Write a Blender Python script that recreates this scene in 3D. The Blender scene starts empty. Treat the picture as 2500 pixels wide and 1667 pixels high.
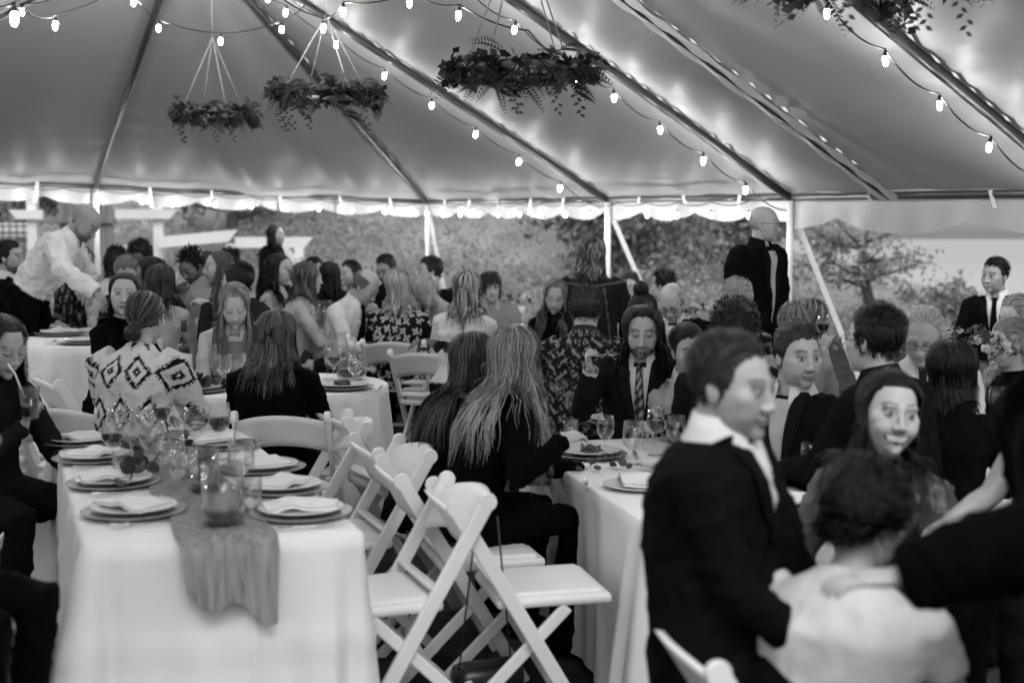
import bpy, bmesh, math, random, itertools
import numpy as np
from mathutils import Vector, Matrix
from mathutils.bvhtree import BVHTree
random.seed(7); np.random.seed(7)
R = math.radians
scene = bpy.context.scene
COL = scene.collection

# ------------------------------------------------------------------ camera
CAM_H, FPX, HORIZON = 1.68, 3190.0, 573.0
PITCH = math.atan((833.5 - HORIZON) / FPX)
cam_data = bpy.data.cameras.new('camera')
cam_data.sensor_width = 36.0
cam_data.lens = FPX / 2500.0 * 36.0
cam_data.clip_start = 0.05
cam_data.clip_end = 2000.0
cam_data.dof.use_dof = True
cam_data.dof.focus_distance = 6.5
cam_data.dof.aperture_fstop = 1.8
camera = bpy.data.objects.new('camera', cam_data)
camera.location = (0, 0, CAM_H)
camera.rotation_euler = (math.pi / 2 - PITCH, 0, 0)
COL.objects.link(camera)
scene.camera = camera

# ------------------------------------------------------------------ light
SUN_EL, SUN_AZ = 52.0, 165.0         # soft light of a bright overcast evening, from above and behind the camera
world = bpy.data.worlds.new('World'); scene.world = world
world.use_nodes = True
nt = world.node_tree; nt.nodes.clear()
wo = nt.nodes.new('ShaderNodeOutputWorld'); bg = nt.nodes.new('ShaderNodeBackground')
sky = nt.nodes.new('ShaderNodeTexSky'); sky.sky_type = 'NISHITA'; sky.sun_disc = False
sky.sun_elevation = R(SUN_EL); sky.sun_rotation = R(SUN_AZ)
sky.air_density = 1.0; sky.dust_density = 2.0
bw = nt.nodes.new('ShaderNodeRGBToBW')
nt.links.new(sky.outputs[0], bw.inputs[0]); nt.links.new(bw.outputs[0], bg.inputs[0])
bg.inputs[1].default_value = 0.06
nt.links.new(bg.outputs[0], wo.inputs[0])
sun_data = bpy.data.lights.new('sun', 'SUN'); sun_data.energy = 0.5; sun_data.angle = R(30)
sun_data.color = (1, 1, 1)
sun = bpy.data.objects.new('sun', sun_data)
sd = Vector((math.sin(R(SUN_AZ)) * math.cos(R(SUN_EL)), math.cos(R(SUN_AZ)) * math.cos(R(SUN_EL)), math.sin(R(SUN_EL))))
sun.rotation_euler = sd.to_track_quat('Z', 'Y').to_euler()
sun.location = (0, -8, 8)
COL.objects.link(sun)
scene.view_settings.view_transform = 'Standard'
scene.view_settings.look = 'None'
scene.view_settings.exposure = 1.65
scene.view_settings.gamma = 1.0
scene.view_settings.use_curve_mapping = False
scene.cycles.use_denoising = True
scene.cycles.max_bounces = 7
scene.cycles.diffuse_bounces = 4
scene.cycles.glossy_bounces = 3
scene.cycles.transmission_bounces = 4
scene.cycles.transparent_max_bounces = 24
scene.cycles.caustics_reflective = False
scene.cycles.caustics_refractive = False
scene.cycles.sample_clamp_indirect = 6.0
BULB_STRENGTH = 150.0

# ------------------------------------------------------------------ helpers
FWD = np.array([0, math.cos(PITCH), -math.sin(PITCH)]); UPC = np.array([0, math.sin(PITCH), math.cos(PITCH)])
def at(x, y, Y):
    """point at horizontal depth Y seen at photograph pixel x, y"""
    d = FWD + np.array([1, 0, 0]) * ((x - 1250) / FPX) + UPC * ((833.5 - y) / FPX)
    return np.array([0, 0, CAM_H]) + d * (Y / d[1])
def ground_z(x, y):
    x = np.asarray(x, float); y = np.asarray(y, float)
    xx = 3.2 * np.tanh(x / 3.2 * 0.95)
    r = np.clip((y - 6) / 4, 0, 1); r = r * r * (3 - 2 * r)
    return -0.062 * xx + 0.12 * r
def gz(x, y): return float(ground_z(x, y))

def tag(o, label=None, cat=None, group=None, kind=None):
    if label: o['label'] = label
    if cat: o['category'] = cat
    if group: o['group'] = group
    if kind: o['kind'] = kind
    return o
def empty(name, loc, label=None, cat=None, group=None, rz=0.0):
    o = bpy.data.objects.new(name, None); COL.objects.link(o)
    o.empty_display_size = 0.1
    o.location = tuple(float(v) for v in loc); o.rotation_euler = (0, 0, rz)
    return tag(o, label, cat, group)
def make_mesh(name, V, F, tone=None, smooth=True):
    me = bpy.data.meshes.new(name); V = np.asarray(V, np.float32)
    if isinstance(F, np.ndarray): lens = np.full(len(F), F.shape[1]); flat = F.reshape(-1)
    else: lens = np.fromiter((len(f) for f in F), np.int64, len(F)); flat = np.fromiter(itertools.chain.from_iterable(F), np.int64, int(lens.sum()))
    me.vertices.add(len(V)); me.vertices.foreach_set('co', V.reshape(-1))
    me.loops.add(len(flat)); me.loops.foreach_set('vertex_index', flat.astype(np.int32))
    me.polygons.add(len(lens)); me.polygons.foreach_set('loop_start', np.concatenate([[0], np.cumsum(lens)[:-1]]).astype(np.int32))
    me.polygons.foreach_set('use_smooth', np.full(len(lens), bool(smooth)))
    if tone is not None:
        t = me.attributes.new('tone', 'FLOAT', 'POINT'); t.data.foreach_set('value', np.asarray(tone, np.float32))
    me.update(calc_edges=True); me.validate()
    return me
def add(name, V, F, mat, parent=None, tone=None, smooth=True, base=None):
    """link one mesh object; V in world coordinates when base (the parent's location) is given"""
    V = np.asarray(V, float)
    if base is not None: V = V - np.asarray(base)
    me = make_mesh(name, V, F, tone, smooth)
    if mat is not None: me.materials.append(mat)
    o = bpy.data.objects.new(name, me); COL.objects.link(o)
    if parent is not None: o.parent = parent
    return o
def inst(name, me, loc, parent=None, rot=(0, 0, 0), scale=(1, 1, 1)):
    o = bpy.data.objects.new(name, me); COL.objects.link(o)
    o.location = tuple(float(v) for v in loc); o.rotation_euler = rot; o.scale = scale
    if parent is not None: o.parent = parent
    return o
def merge(*parts):
    Vs, Fs, n = [], [], 0
    for V, F in parts:
        V = np.asarray(V, float); Vs.append(V); Fs.append(F + n if isinstance(F, np.ndarray) else [tuple([i + n for i in f]) for f in F]); n += len(V)
    if all(isinstance(f, np.ndarray) for f in Fs): return np.concatenate(Vs), np.concatenate(Fs)
    return np.concatenate(Vs), [tuple(f) for fs in Fs for f in (fs.tolist() if isinstance(fs, np.ndarray) else fs)]
def norm(v):
    v = np.asarray(v, float); return v / (np.linalg.norm(v, axis=-1, keepdims=True) + 1e-12)
def tube(path, rad, n=8, caps=True, up=None, flat=1.0):
    """tapered tube along a path; rad scalar, (k,) or (k,2)"""
    P = np.asarray(path, float); k = len(P)
    rad = np.asarray(rad, float)
    if rad.ndim == 0: rad = np.full(k, float(rad))
    if rad.ndim == 1: rad = np.stack([rad, rad * flat], 1)
    T = np.gradient(P, axis=0); T = norm(T)
    u = np.array(up if up is not None else (0, 0, 1.0), float)
    if abs(np.dot(u, T[0])) > 0.95: u = np.array([1.0, 0, 0])
    V, F = [], []
    ang = np.linspace(0, 2 * math.pi, n, endpoint=False)
    b = np.cross(T[0], u); b /= np.linalg.norm(b)
    for i in range(k):
        b = b - T[i] * np.dot(b, T[i]); b /= np.linalg.norm(b) + 1e-12
        c = np.cross(b, T[i])
        V.append(P[i] + np.outer(np.cos(ang) * rad[i, 0], b) + np.outer(np.sin(ang) * rad[i, 1], c))
    for i in range(k - 1):
        for j in range(n):
            a, d = i * n + j, i * n + (j + 1) % n
            F.append((a, d, d + n, a + n))
    V = np.concatenate(V)
    if caps:
        F.append(tuple(range(n - 1, -1, -1))); F.append(tuple(range((k - 1) * n, k * n)))
    return V, F
def box(c, sx, sy, sz, rz=0.0, bev=0.0):
    c = np.asarray(c, float); h = np.array([sx, sy, sz]) / 2
    V = np.array([[x, y, z] for x in (-1, 1) for y in (-1, 1) for z in (-1, 1)], float) * h
    F = [(0, 1, 3, 2), (4, 6, 7, 5), (0, 4, 5, 1), (2, 3, 7, 6), (0, 2, 6, 4), (1, 5, 7, 3)]
    if bev > 0:
        bm = bmesh.new(); vs = [bm.verts.new(v) for v in V]
        for f in F: bm.faces.new([vs[i] for i in f])
        bmesh.ops.bevel(bm, geom=bm.edges[:], offset=bev, segments=2, affect='EDGES', profile=0.5)
        bm.verts.index_update()
        V = np.array([v.co[:] for v in bm.verts]); F = [tuple(v.index for v in f.verts) for f in bm.faces]; bm.free()
    c_, s_ = math.cos(rz), math.sin(rz)
    V = V @ np.array([[c_, s_, 0], [-s_, c_, 0], [0, 0, 1]])
    return V + c, F
def beam(a, b, w, h, bev=0.0, up=(0, 0, 1)):
    """box beam from a to b; w across, h along up"""
    a = np.asarray(a, float); b = np.asarray(b, float); d = b - a; L = np.linalg.norm(d); d = d / L
    u = np.asarray(up, float); s = np.cross(d, u); s /= np.linalg.norm(s); u = np.cross(s, d)
    V, F = box((0, 0, 0), w, L, h, 0, bev)
    return V @ np.array([s, d, u]) + (a + b) / 2, F
def lathe(prof, n=20, cap_bottom=True, cap_top=False):
    prof = np.asarray(prof, float); k = len(prof)
    ang = np.linspace(0, 2 * math.pi, n, endpoint=False)
    V = np.concatenate([np.stack([r * np.cos(ang), r * np.sin(ang), np.full(n, z)], 1) for r, z in prof])
    F = []
    for i in range(k - 1):
        for j in range(n):
            a, d = i * n + j, i * n + (j + 1) % n
            F.append((a, d, d + n, a + n))
    if cap_bottom: F.append(tuple(range(n - 1, -1, -1)))
    if cap_top: F.append(tuple(range((k - 1) * n, k * n)))
    return V, F
def grid_faces(nu, nv, wrap=False):
    F = []
    for i in range(nu - 1):
        for j in range(nv if wrap else nv - 1):
            a = i * nv + j; b = i * nv + (j + 1) % nv
            F.append((a, b, b + nv, a + nv))
    return F
def wob(P, k=1.0, seed=0):
    """cheap smooth noise, about -1..1"""
    P = np.asarray(P, float) * k; x, y, z = P[:, 0] + seed * 1.7, P[:, 1] + seed * 2.3, P[:, 2] - seed * 1.1
    a = np.sin(x * 1.0 + 1.3 * np.sin(y * .9 + z * .4)) + np.sin(y * 1.1 + 1.5 * np.sin(z * .8 - x * .5)) + np.sin(z * 1.2 + 1.4 * np.sin(x * .7 + y * .6))
    b = np.sin(x * 2.3 + y * 1.1 + 2 * np.sin(z * 1.9)) + np.sin(y * 2.1 - z * 1.4 + 2 * np.sin(x * 1.6))
    return a / 3 * .7 + b / 2 * .3

# ------------------------------------------------------------------ materials (the photograph is black and white: all are greys)
def mat(name, v, rough=0.6, var=0.0, scale=8.0, bump=0.0, bscale=60.0, spec=0.5, attr=False, metal=0.0, stretch=None, sheen=0.0, deep=1.0):
    m = bpy.data.materials.new(name); m.use_nodes = True
    n = m.node_tree.nodes; l = m.node_tree.links; p = n['Principled BSDF']
    p.inputs['Roughness'].default_value = rough
    p.inputs['Specular IOR Level'].default_value = spec
    p.inputs['Metallic'].default_value = metal
    if sheen: p.inputs['Sheen Weight'].default_value = sheen
    tc = n.new('ShaderNodeTexCoord'); mp = n.new('ShaderNodeMapping'); l.new(tc.outputs['Object'], mp.inputs[0])
    if stretch: mp.inputs['Scale'].default_value = stretch
    if attr:
        at_ = n.new('ShaderNodeAttribute'); at_.attribute_name = 'tone'; src = at_.outputs['Fac']
        if deep != 1.0:
            pw = n.new('ShaderNodeMath'); pw.operation = 'POWER'; pw.inputs[1].default_value = deep; l.new(src, pw.inputs[0]); src = pw.outputs[0]
    else:
        vn = n.new('ShaderNodeValue'); vn.outputs[0].default_value = v; src = vn.outputs[0]
    if var > 0:
        nz = n.new('ShaderNodeTexNoise'); nz.inputs['Scale'].default_value = scale; nz.inputs['Detail'].default_value = 4
        l.new(mp.outputs[0], nz.inputs['Vector'])
        mr = n.new('ShaderNodeMapRange'); mr.inputs['To Min'].default_value = 1 - var; mr.inputs['To Max'].default_value = 1 + var
        mr.inputs['From Min'].default_value = .25; mr.inputs['From Max'].default_value = .75
        l.new(nz.outputs[0], mr.inputs[0])
        mu = n.new('ShaderNodeMath'); mu.operation = 'MULTIPLY'; l.new(src, mu.inputs[0]); l.new(mr.outputs[0], mu.inputs[1]); src = mu.outputs[0]
    l.new(src, p.inputs['Base Color'])
    if bump > 0:
        nb = n.new('ShaderNodeTexNoise'); nb.inputs['Scale'].default_value = bscale; nb.inputs['Detail'].default_value = 5
        l.new(mp.outputs[0], nb.inputs['Vector'])
        bp = n.new('ShaderNodeBump'); bp.inputs['Strength'].default_value = bump; bp.inputs['Distance'].default_value = 0.01
        l.new(nb.outputs[0], bp.inputs['Height']); l.new(bp.outputs[0], p.inputs['Normal'])
    return m
M = {}
M['skin'] = mat('skin', .4, .5, .06, 30, .08, 200, attr=True, spec=.4)
M['cloth'] = mat('garment_cloth', .3, .9, .1, 14, .25, 150, attr=True, spec=.05, deep=1.25)
M['satin'] = mat('satin_cloth', .3, .42, .1, 14, .1, 40, attr=True, spec=.5)
M['hair'] = mat('hair', .1, .38, .35, 60, .5, 90, attr=True, spec=.28, stretch=(4, 4, .6), deep=1.2)
M['white_resin'] = mat('white_resin', .72, .38, .05, 6, .04, 90)
M['linen'] = mat('table_linen', .74, .85, .04, 5, .12, 260, spec=.2)
M['napkin'] = mat('napkin_linen', .72, .9, .05, 10, .2, 200, spec=.2)
M['gauze'] = mat('gauze_cloth', .26, .95, .35, 14, .6, 60, spec=.1, stretch=(4, 4, .4))
M['china'] = mat('white_china', .72, .18, .03, 8)
M['charger'] = mat('charger_plate', .3, .3, .2, 12, metal=.4)
M['food'] = mat('food', .12, .6, .7, 60, .4, 90)
M['silver'] = mat('silver', .6, .2, .1, 10, metal=1.0)
M['wine'] = mat('red_wine', .008, .05)
M['rope'] = mat('jute_rope', .25, .9, .2, 60, .4, 300)
M['leaf'] = mat('greenery_leaf', .07, .55, .5, 9, 0, attr=False)
M['leaf_dark'] = mat('dark_leaf', .035, .5, .5, 14)
M['petal'] = mat('pale_petal', .65, .6, .15, 30)
M['wire'] = mat('black_cable', .012, .5, .1, 20)
M['pole'] = mat('white_pole', .7, .35, .06, 4)
M['alu'] = mat('frame_tube', .06, .38, .15, 5, metal=.35)
M['strap'] = mat('strap_webbing', .66, .8, .08, 20, .2, 200)
M['black'] = mat('black_plastic', .012, .35, .1, 10)
M['dark_table'] = mat('dark_table', .05, .4, .3, 5)
M['bottle'] = mat('bottle_glass', .012, .06, spec=.8)
M['paper'] = mat('paper_label', .6, .7, .05, 40)
M['painted_wood'] = mat('painted_wood', .78, .6, .06, 3, .1, 30, stretch=(1, 1, .2))
M['barn_wood'] = mat('weathered_boards', .22, .8, .5, 3, .3, 12, stretch=(4, 4, .25))
M['metal_dark'] = mat('dark_wire', .02, .5)
M['lens'] = None
def glass_mat(name, v=.95, base=.04, edge=.75):
    m = bpy.data.materials.new(name); m.use_nodes = True
    n = m.node_tree.nodes; l = m.node_tree.links; n.remove(n['Principled BSDF'])
    out = n['Material Output']; tr = n.new('ShaderNodeBsdfTransparent'); tr.inputs[0].default_value = (v, v, v, 1)
    gl = n.new('ShaderNodeBsdfGlossy'); gl.inputs['Roughness'].default_value = .03; gl.inputs[0].default_value = (.95, .95, .95, 1)
    lw = n.new('ShaderNodeLayerWeight'); lw.inputs[0].default_value = .5
    po = n.new('ShaderNodeMath'); po.operation = 'POWER'; po.inputs[1].default_value = 2.4; l.new(lw.outputs['Facing'], po.inputs[0])
    mr = n.new('ShaderNodeMapRange'); mr.inputs['To Min'].default_value = base; mr.inputs['To Max'].default_value = edge; l.new(po.outputs[0], mr.inputs[0])
    mx = n.new('ShaderNodeMixShader'); l.new(mr.outputs[0], mx.inputs[0]); l.new(tr.outputs[0], mx.inputs[1]); l.new(gl.outputs[0], mx.inputs[2])
    l.new(mx.outputs[0], out.inputs[0])
    return m
M['glass'] = glass_mat('clear_glass', .985, .05, .85)
M['water'] = glass_mat('water', .95, .07, .6)
M['lens'] = glass_mat('spectacle_lens', .93, .05, .4)
def emit_mat(name, s):
    m = bpy.data.materials.new(name); m.use_nodes = True
    n = m.node_tree.nodes; l = m.node_tree.links; n.remove(n['Principled BSDF'])
    e = n.new('ShaderNodeEmission'); e.inputs[0].default_value = (1, 1, 1, 1); e.inputs[1].default_value = s
    l.new(e.outputs[0], n['Material Output'].inputs[0]); return m
M['bulb'] = emit_mat('lit_bulb', BULB_STRENGTH)
def canopy_mat(tlv=.08, name='tent_vinyl'):
    m = bpy.data.materials.new(name); m.use_nodes = True
    n = m.node_tree.nodes; l = m.node_tree.links; n.remove(n['Principled BSDF'])
    df = n.new('ShaderNodeBsdfDiffuse'); tl = n.new('ShaderNodeBsdfTranslucent'); gl = n.new('ShaderNodeBsdfGlossy')
    gl.inputs['Roughness'].default_value = .46
    tc = n.new('ShaderNodeTexCoord'); nz = n.new('ShaderNodeTexNoise'); nz.inputs['Scale'].default_value = 1.3; nz.inputs['Detail'].default_value = 5
    l.new(tc.outputs['Object'], nz.inputs['Vector'])
    mr = n.new('ShaderNodeMapRange'); mr.inputs['To Min'].default_value = .66; mr.inputs['To Max'].default_value = .78; l.new(nz.outputs[0], mr.inputs[0])
    l.new(mr.outputs[0], df.inputs[0]); tl.inputs[0].default_value = (tlv, tlv, tlv, 1); gl.inputs[0].default_value = (.8, .8, .8, 1)
    m1 = n.new('ShaderNodeMixShader'); m1.inputs[0].default_value = .66; l.new(df.outputs[0], m1.inputs[1]); l.new(tl.outputs[0], m1.inputs[2])
    m2 = n.new('ShaderNodeMixShader'); m2.inputs[0].default_value = .05; l.new(m1.outputs[0], m2.inputs[1]); l.new(gl.outputs[0], m2.inputs[2])
    nb = n.new('ShaderNodeTexNoise'); nb.inputs['Scale'].default_value = 5; nb.inputs['Detail'].default_value = 6
    l.new(tc.outputs['Object'], nb.inputs['Vector'])
    bp = n.new('ShaderNodeBump'); bp.inputs['Strength'].default_value = .3; bp.inputs['Distance'].default_value = .02
    l.new(nb.outputs[0], bp.inputs['Height'])
    for s in (df, tl, gl): l.new(bp.outputs[0], s.inputs['Normal'])
    l.new(m2.outputs[0], n['Material Output'].inputs[0]); return m
M['vinyl'] = canopy_mat()
M['valance'] = canopy_mat(.5, 'valance_vinyl')
# ------------------------------------------------------------------ ground and hillside
def build_ground():
    ys = np.concatenate([np.linspace(-12, 22, 60), np.geomspace(23, 900, 24)])
    xs = np.concatenate([-np.geomspace(900, 13, 20), np.linspace(-12, 12, 44), np.geomspace(13, 900, 20)])
    X, Y = np.meshgrid(xs, ys); Z = ground_z(X, Y)
    far = np.clip((np.hypot(X, Y - 6) - 18) / 60, 0, 1)
    Z = Z * (1 - far) - far * 9.0 + .012 * np.sin(X * 3.1 + np.sin(Y * 2.3)) * (far < .01)
    V = np.stack([X, Y, Z], -1).reshape(-1, 3)
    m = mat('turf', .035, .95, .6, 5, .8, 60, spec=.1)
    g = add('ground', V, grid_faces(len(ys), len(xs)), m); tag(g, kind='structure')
build_ground()
def build_lake():
    V = np.array([(-900, 34, -2.6), (900, 34, -2.6), (900, 1200, -2.6), (-900, 1200, -2.6)], float)
    m = mat('lake_water', .35, .12, .1, .05, .15, .6, spec=.9)
    tag(add('lake', V, [(0, 1, 2, 3)], m), kind='structure')
build_lake()
def hill_z(x, y):
    crest = np.interp(x / np.maximum(y, 1) * 25, [-30, 2.0, 4.3, 5.2, 6.2, 8.4, 11, 30], [4.6, 4.0, 2.6, .9, .15, -.6, -1.2, -1.5])
    r = np.clip((y - 19.5) / 16, 0, 1); r = r * r * (3 - 2 * r)
    b = ground_z(x, y)
    return b - .1 + (crest * 1.3 - b) * r + .12 * np.sin(x * .9 + y * .5) * r
def build_hill():
    ys = np.linspace(18.5, 60, 40); xs = np.linspace(-40, 40, 90)
    X, Y = np.meshgrid(xs, ys); Z = hill_z(X, Y)
    V = np.stack([X, Y, Z], -1).reshape(-1, 3)
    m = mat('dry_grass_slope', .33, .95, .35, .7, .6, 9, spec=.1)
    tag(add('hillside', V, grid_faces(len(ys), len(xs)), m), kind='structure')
build_hill()
def foliage_mat():
    m = mat('foliage', .2, .8, .2, 3, attr=True, spec=.1); n = m.node_tree.nodes; l = m.node_tree.links; p = n['Principled BSDF']
    tl = n.new('ShaderNodeBsdfTranslucent'); mx = n.new('ShaderNodeMixShader'); mx.inputs[0].default_value = .55
    l.new(p.inputs['Base Color'].links[0].from_socket, tl.inputs[0]); l.new(p.outputs[0], mx.inputs[1]); l.new(tl.outputs[0], mx.inputs[2]); l.new(mx.outputs[0], n['Material Output'].inputs[0]); return m
M['foliage'] = foliage_mat()
def leaf_quads(P, size, seed=0, droop=None):
    """one bent diamond leaf at each point, random orientation"""
    rng = np.random.default_rng(seed); n = len(P)
    a = norm(rng.normal(size=(n, 3))); b = norm(np.cross(a, rng.normal(size=(n, 3))))
    size = np.asarray(size).reshape(-1, 1) * np.ones((n, 1))
    V = np.stack([P - a * size, P + b * size * .45, P + a * size, P - b * size * .45], 1).reshape(-1, 3)
    F = np.arange(4 * n).reshape(-1, 4)
    return V, F
def brush():
    rng = np.random.default_rng(3); Ps, S, T = [], [], []
    for i in range(620):
        y = rng.uniform(20, 34) if i % 3 else rng.uniform(19.6, 24)
        x = rng.uniform(-.5, .5) * y * 1.0 + rng.normal() * .4
        r = rng.uniform(.35, .95) * (1.25 if i % 5 == 0 else 1)
        if x / y > .2: r *= .6
        c = np.array([x, y, float(hill_z(x, y)) + r * .35]); n = int(190 * r / .6)
        d = norm(rng.normal(size=(n, 3))); d[:, 2] = np.abs(d[:, 2]) * 1.0 - .15
        lump = 1 + .25 * np.sin(d[:, 0] * 5 + i) * np.sin(d[:, 2] * 6 + i * 2)
        Ps.append(c + d * r * lump[:, None] * rng.uniform(.65, 1.05, (n, 1)) * np.array([1.15, 1, .9])); S.append(rng.uniform(.02, .06, n))
        T.append(np.repeat(np.full(n, np.clip(rng.normal(.46, .1), .2, .66)) * rng.uniform(.85, 1.15, n), 4))
    V, F = leaf_quads(np.concatenate(Ps), np.concatenate(S), 5)
    tag(add('hillside_brush', V, F, M['foliage'], tone=np.concatenate(T), smooth=False), 'pale tangled brush covering the slope behind the tent', 'brush', kind='stuff')
brush()
def tree(base, height, crown, label, tone=.1, n_leaf=2600, leaf=.1, seed=0, bare=.0):
    rng = np.random.default_rng(seed); base = np.asarray(base, float)
    t = empty('tree', base, label, 'tree', 'trees beyond the tent')
    parts = [tube([base * 0, (.1, 0, height * .3), (-.05, .05, height * .6), (.05, 0, height * .85)], [.14, .11, .07, .02], 7)]
    tips = []
    for i in range(16):
        z0 = height * rng.uniform(.25, .75); a = rng.uniform(0, 6.28); L = crown * rng.uniform(.55, 1.15)
        e = np.array([math.cos(a) * L, math.sin(a) * L * .8, z0 + L * rng.uniform(.05, .6)])
        mid = np.array([e[0] * .5, e[1] * .5, z0 + (e[2] - z0) * .3]); parts.append(tube([(0, 0, z0), mid, e], [.045, .028, .008], 5)); tips += [e, mid * .4 + e * .6, mid]
    V, F = merge(*parts); add('trunk', V, F, mat('bark', .09, .9, .4, 20, .6, 30), t)
    P, T = [], []
    for e in tips:
        k = int(n_leaf / len(tips)); r = crown * rng.uniform(.16, .36)
        q = rng.normal(size=(k, 3)) * r * .55; P.append(e + q); T.append(np.repeat(np.clip(tone * rng.uniform(.5, 1.5, k) * rng.uniform(.7, 1.3), .02, .5), 4))
    V, F = leaf_quads(np.concatenate(P), rng.uniform(leaf * .5, leaf, sum(len(p) for p in P)), seed)
    add('crown', V, F, M['foliage'], t, tone=np.concatenate(T), smooth=False)
def on_hill(x, Y):
    X = (x - 1250) / FPX * Y; return (X, Y, float(hill_z(np.array(X), np.array(Y))) - .1)
tree(on_hill(1500, 23), 2.6, 1.25, 'dark leafy tree on the slope behind the centre tent poles', .3, 3000, .11, 2)
tree(on_hill(2110, 22), 2.5, .85, 'airy branching tree standing against the sky at the right', .55, 1300, .08, 4)
tree(on_hill(2330, 24), 1.2, .9, 'low shrub-like tree on the falling slope under the sky', .3, 1400, .08, 11)
tree(on_hill(560, 24), 3.2, 1.5, 'broad grey tree on the slope behind the white pergola', .34, 3200, .11, 6)
tree(on_hill(60, 25), 3.4, 1.5, 'dark tree at the far left behind the weathered board wall', .14, 3000, .11, 8)
tree(on_hill(1800, 24), 2.2, 1.2, 'grey rounded tree on the slope left of the airy tree', .34, 2600, .1, 13)

# ------------------------------------------------------------------ pergola, boards and wire panel behind the tent
def px_beam(x0, y0, x1, y1, Y, w, h, **k):
    return beam(at(x0, y0, Y), at(x1, y1, Y), w, h, .01, **k)
def pergola():
    Y = 20.0; b = at(380, 620, Y); base = (b[0], Y, gz(b[0], Y))
    p = empty('pergola', base, 'white timber pergola with pointed beam ends behind the tent', 'pergola')
    def part(name, vf): add(name, vf[0], vf[1], M['painted_wood'], p, smooth=False, base=base)
    for x, y0, d in ((79, 478, 0), (387, 490, .0), (565, 596, 1.2), (731, 600, 1.6), (303, 600, 2.4)):
        t = at(x, y0, Y + d); part('post', beam((t[0], t[1], gz(t[0], t[1]) - .3), t, .15, .15, .01, up=(0, 1, 0)))
    def pointed(x0, y0, x1, y1, Yd, h, cutl=False, cutr=False):
        a, c = at(x0, y0, Yd), at(x1, y1, Yd); d = norm(c - a); up = np.cross((0, -1, 0), d) * -1; up = up / np.linalg.norm(up); up = up if up[2] > 0 else -up
        th = np.array([0, .035, 0]); k = h * .9
        tl, bl = a + up * h / 2, a - up * h / 2 + (d * k if cutl else 0)
        tr, br = c + up * h / 2, c - up * h / 2 - (d * k if cutr else 0)
        V = np.array([q + s * th for s in (-1, 1) for q in (tl, tr, br, bl)])
        part('crossbeam', (V, [(0, 3, 2, 1), (4, 5, 6, 7), (0, 1, 5, 4), (1, 2, 6, 5), (2, 3, 7, 6), (3, 0, 4, 7)]))
    pointed(22, 524, 106, 524, Y - .11, .14, True, False)
    pointed(283, 523, 436, 523, Y - .11, .14, False, True)
    pointed(388, 592, 583, 574, Y - .2, .17, False, True)
    pointed(575, 592, 766, 592, Y + .95, .17, False, True)
    part('brace', px_beam(690, 600, 735, 655, Y + 1.45, .08, .1))
pergola()
def board_wall():
    Y = 20.6; b = at(215, 600, Y); base = (b[0], Y, gz(b[0], Y) - .1)
    w = empty('board_wall', base, 'weathered vertical board wall behind the white shirted server', 'wall')
    rng = random.Random(3)
    for i, x in enumerate(range(152, 284, 19)):
        t = at(x, 478 + rng.randint(-3, 3), Y + rng.uniform(-.01, .01))
        V, F = beam((t[0], t[1], base[2]), t, .116, .03, .006, up=(0, 1, 0)); add('board', V, F, M['barn_wood'], w, smooth=False, base=base)
    V, F = px_beam(105, 538, 284, 538, Y - .05, .05, .1); add('rail', V, F, M['barn_wood'], w, smooth=False, base=base)
board_wall()
def wire_panel():
    Y = 19.0; b = at(25, 600, Y); base = (b[0], Y, gz(b[0], Y))
    w = empty('wire_panel', base, 'dark square wire panel in front of a white board at far left', 'panel')
    V, F = px_beam(-60, 562, 66, 562, Y + .1, .04, .2); add('white_board', V, F, M['painted_wood'], w, smooth=False, base=base)
    for x in (-45, -28, -11, 6, 23, 40, 57):
        t = at(x, 545, Y); V, F = tube([(t[0], t[1], base[2] + .5), t], .009, 5); add('wire', V, F, M['metal_dark'], w, base=base)
    for y in (552, 569, 588): V, F = tube([at(-60, y, Y), at(66, y, Y)], .011, 5); add('wire', V, F, M['metal_dark'], w, base=base)
wire_panel()

# ------------------------------------------------------------------ tent
US = np.array([.46, -.888]); UE = np.array([-.888, -.46]); C0 = np.array([-1.06, 16.4]); HALF = 4.0
def zE(p): return 2.09 - .035 * p[0]
def eave(t): q = C0 + t * US; return np.array([q[0], q[1], zE(q)])
def endp(t): q = C0 + t * UE; return np.array([q[0], q[1], zE(q)])
T_S1, T_S2, T_WEB, T_N, T_END = 4.3, 7.0, 8.08, 9.7, 13.2
A0q = C0 + T_S1 * US + HALF * UE
def ridge(t): q = A0q + (t - T_S1) * US; return np.array([q[0], q[1], 4.2 - .03 * (q[0] + 2.6)])
def left(t): q = C0 + t * US + 2 * HALF * UE; return np.array([q[0], q[1], zE(q)])
A0 = ridge(T_S1)
tent = empty('frame_tent', (C0[0], C0[1], gz(*C0)), 'large white frame tent over the whole wedding dinner', 'tent')
TB = np.array(tent.location)
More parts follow.
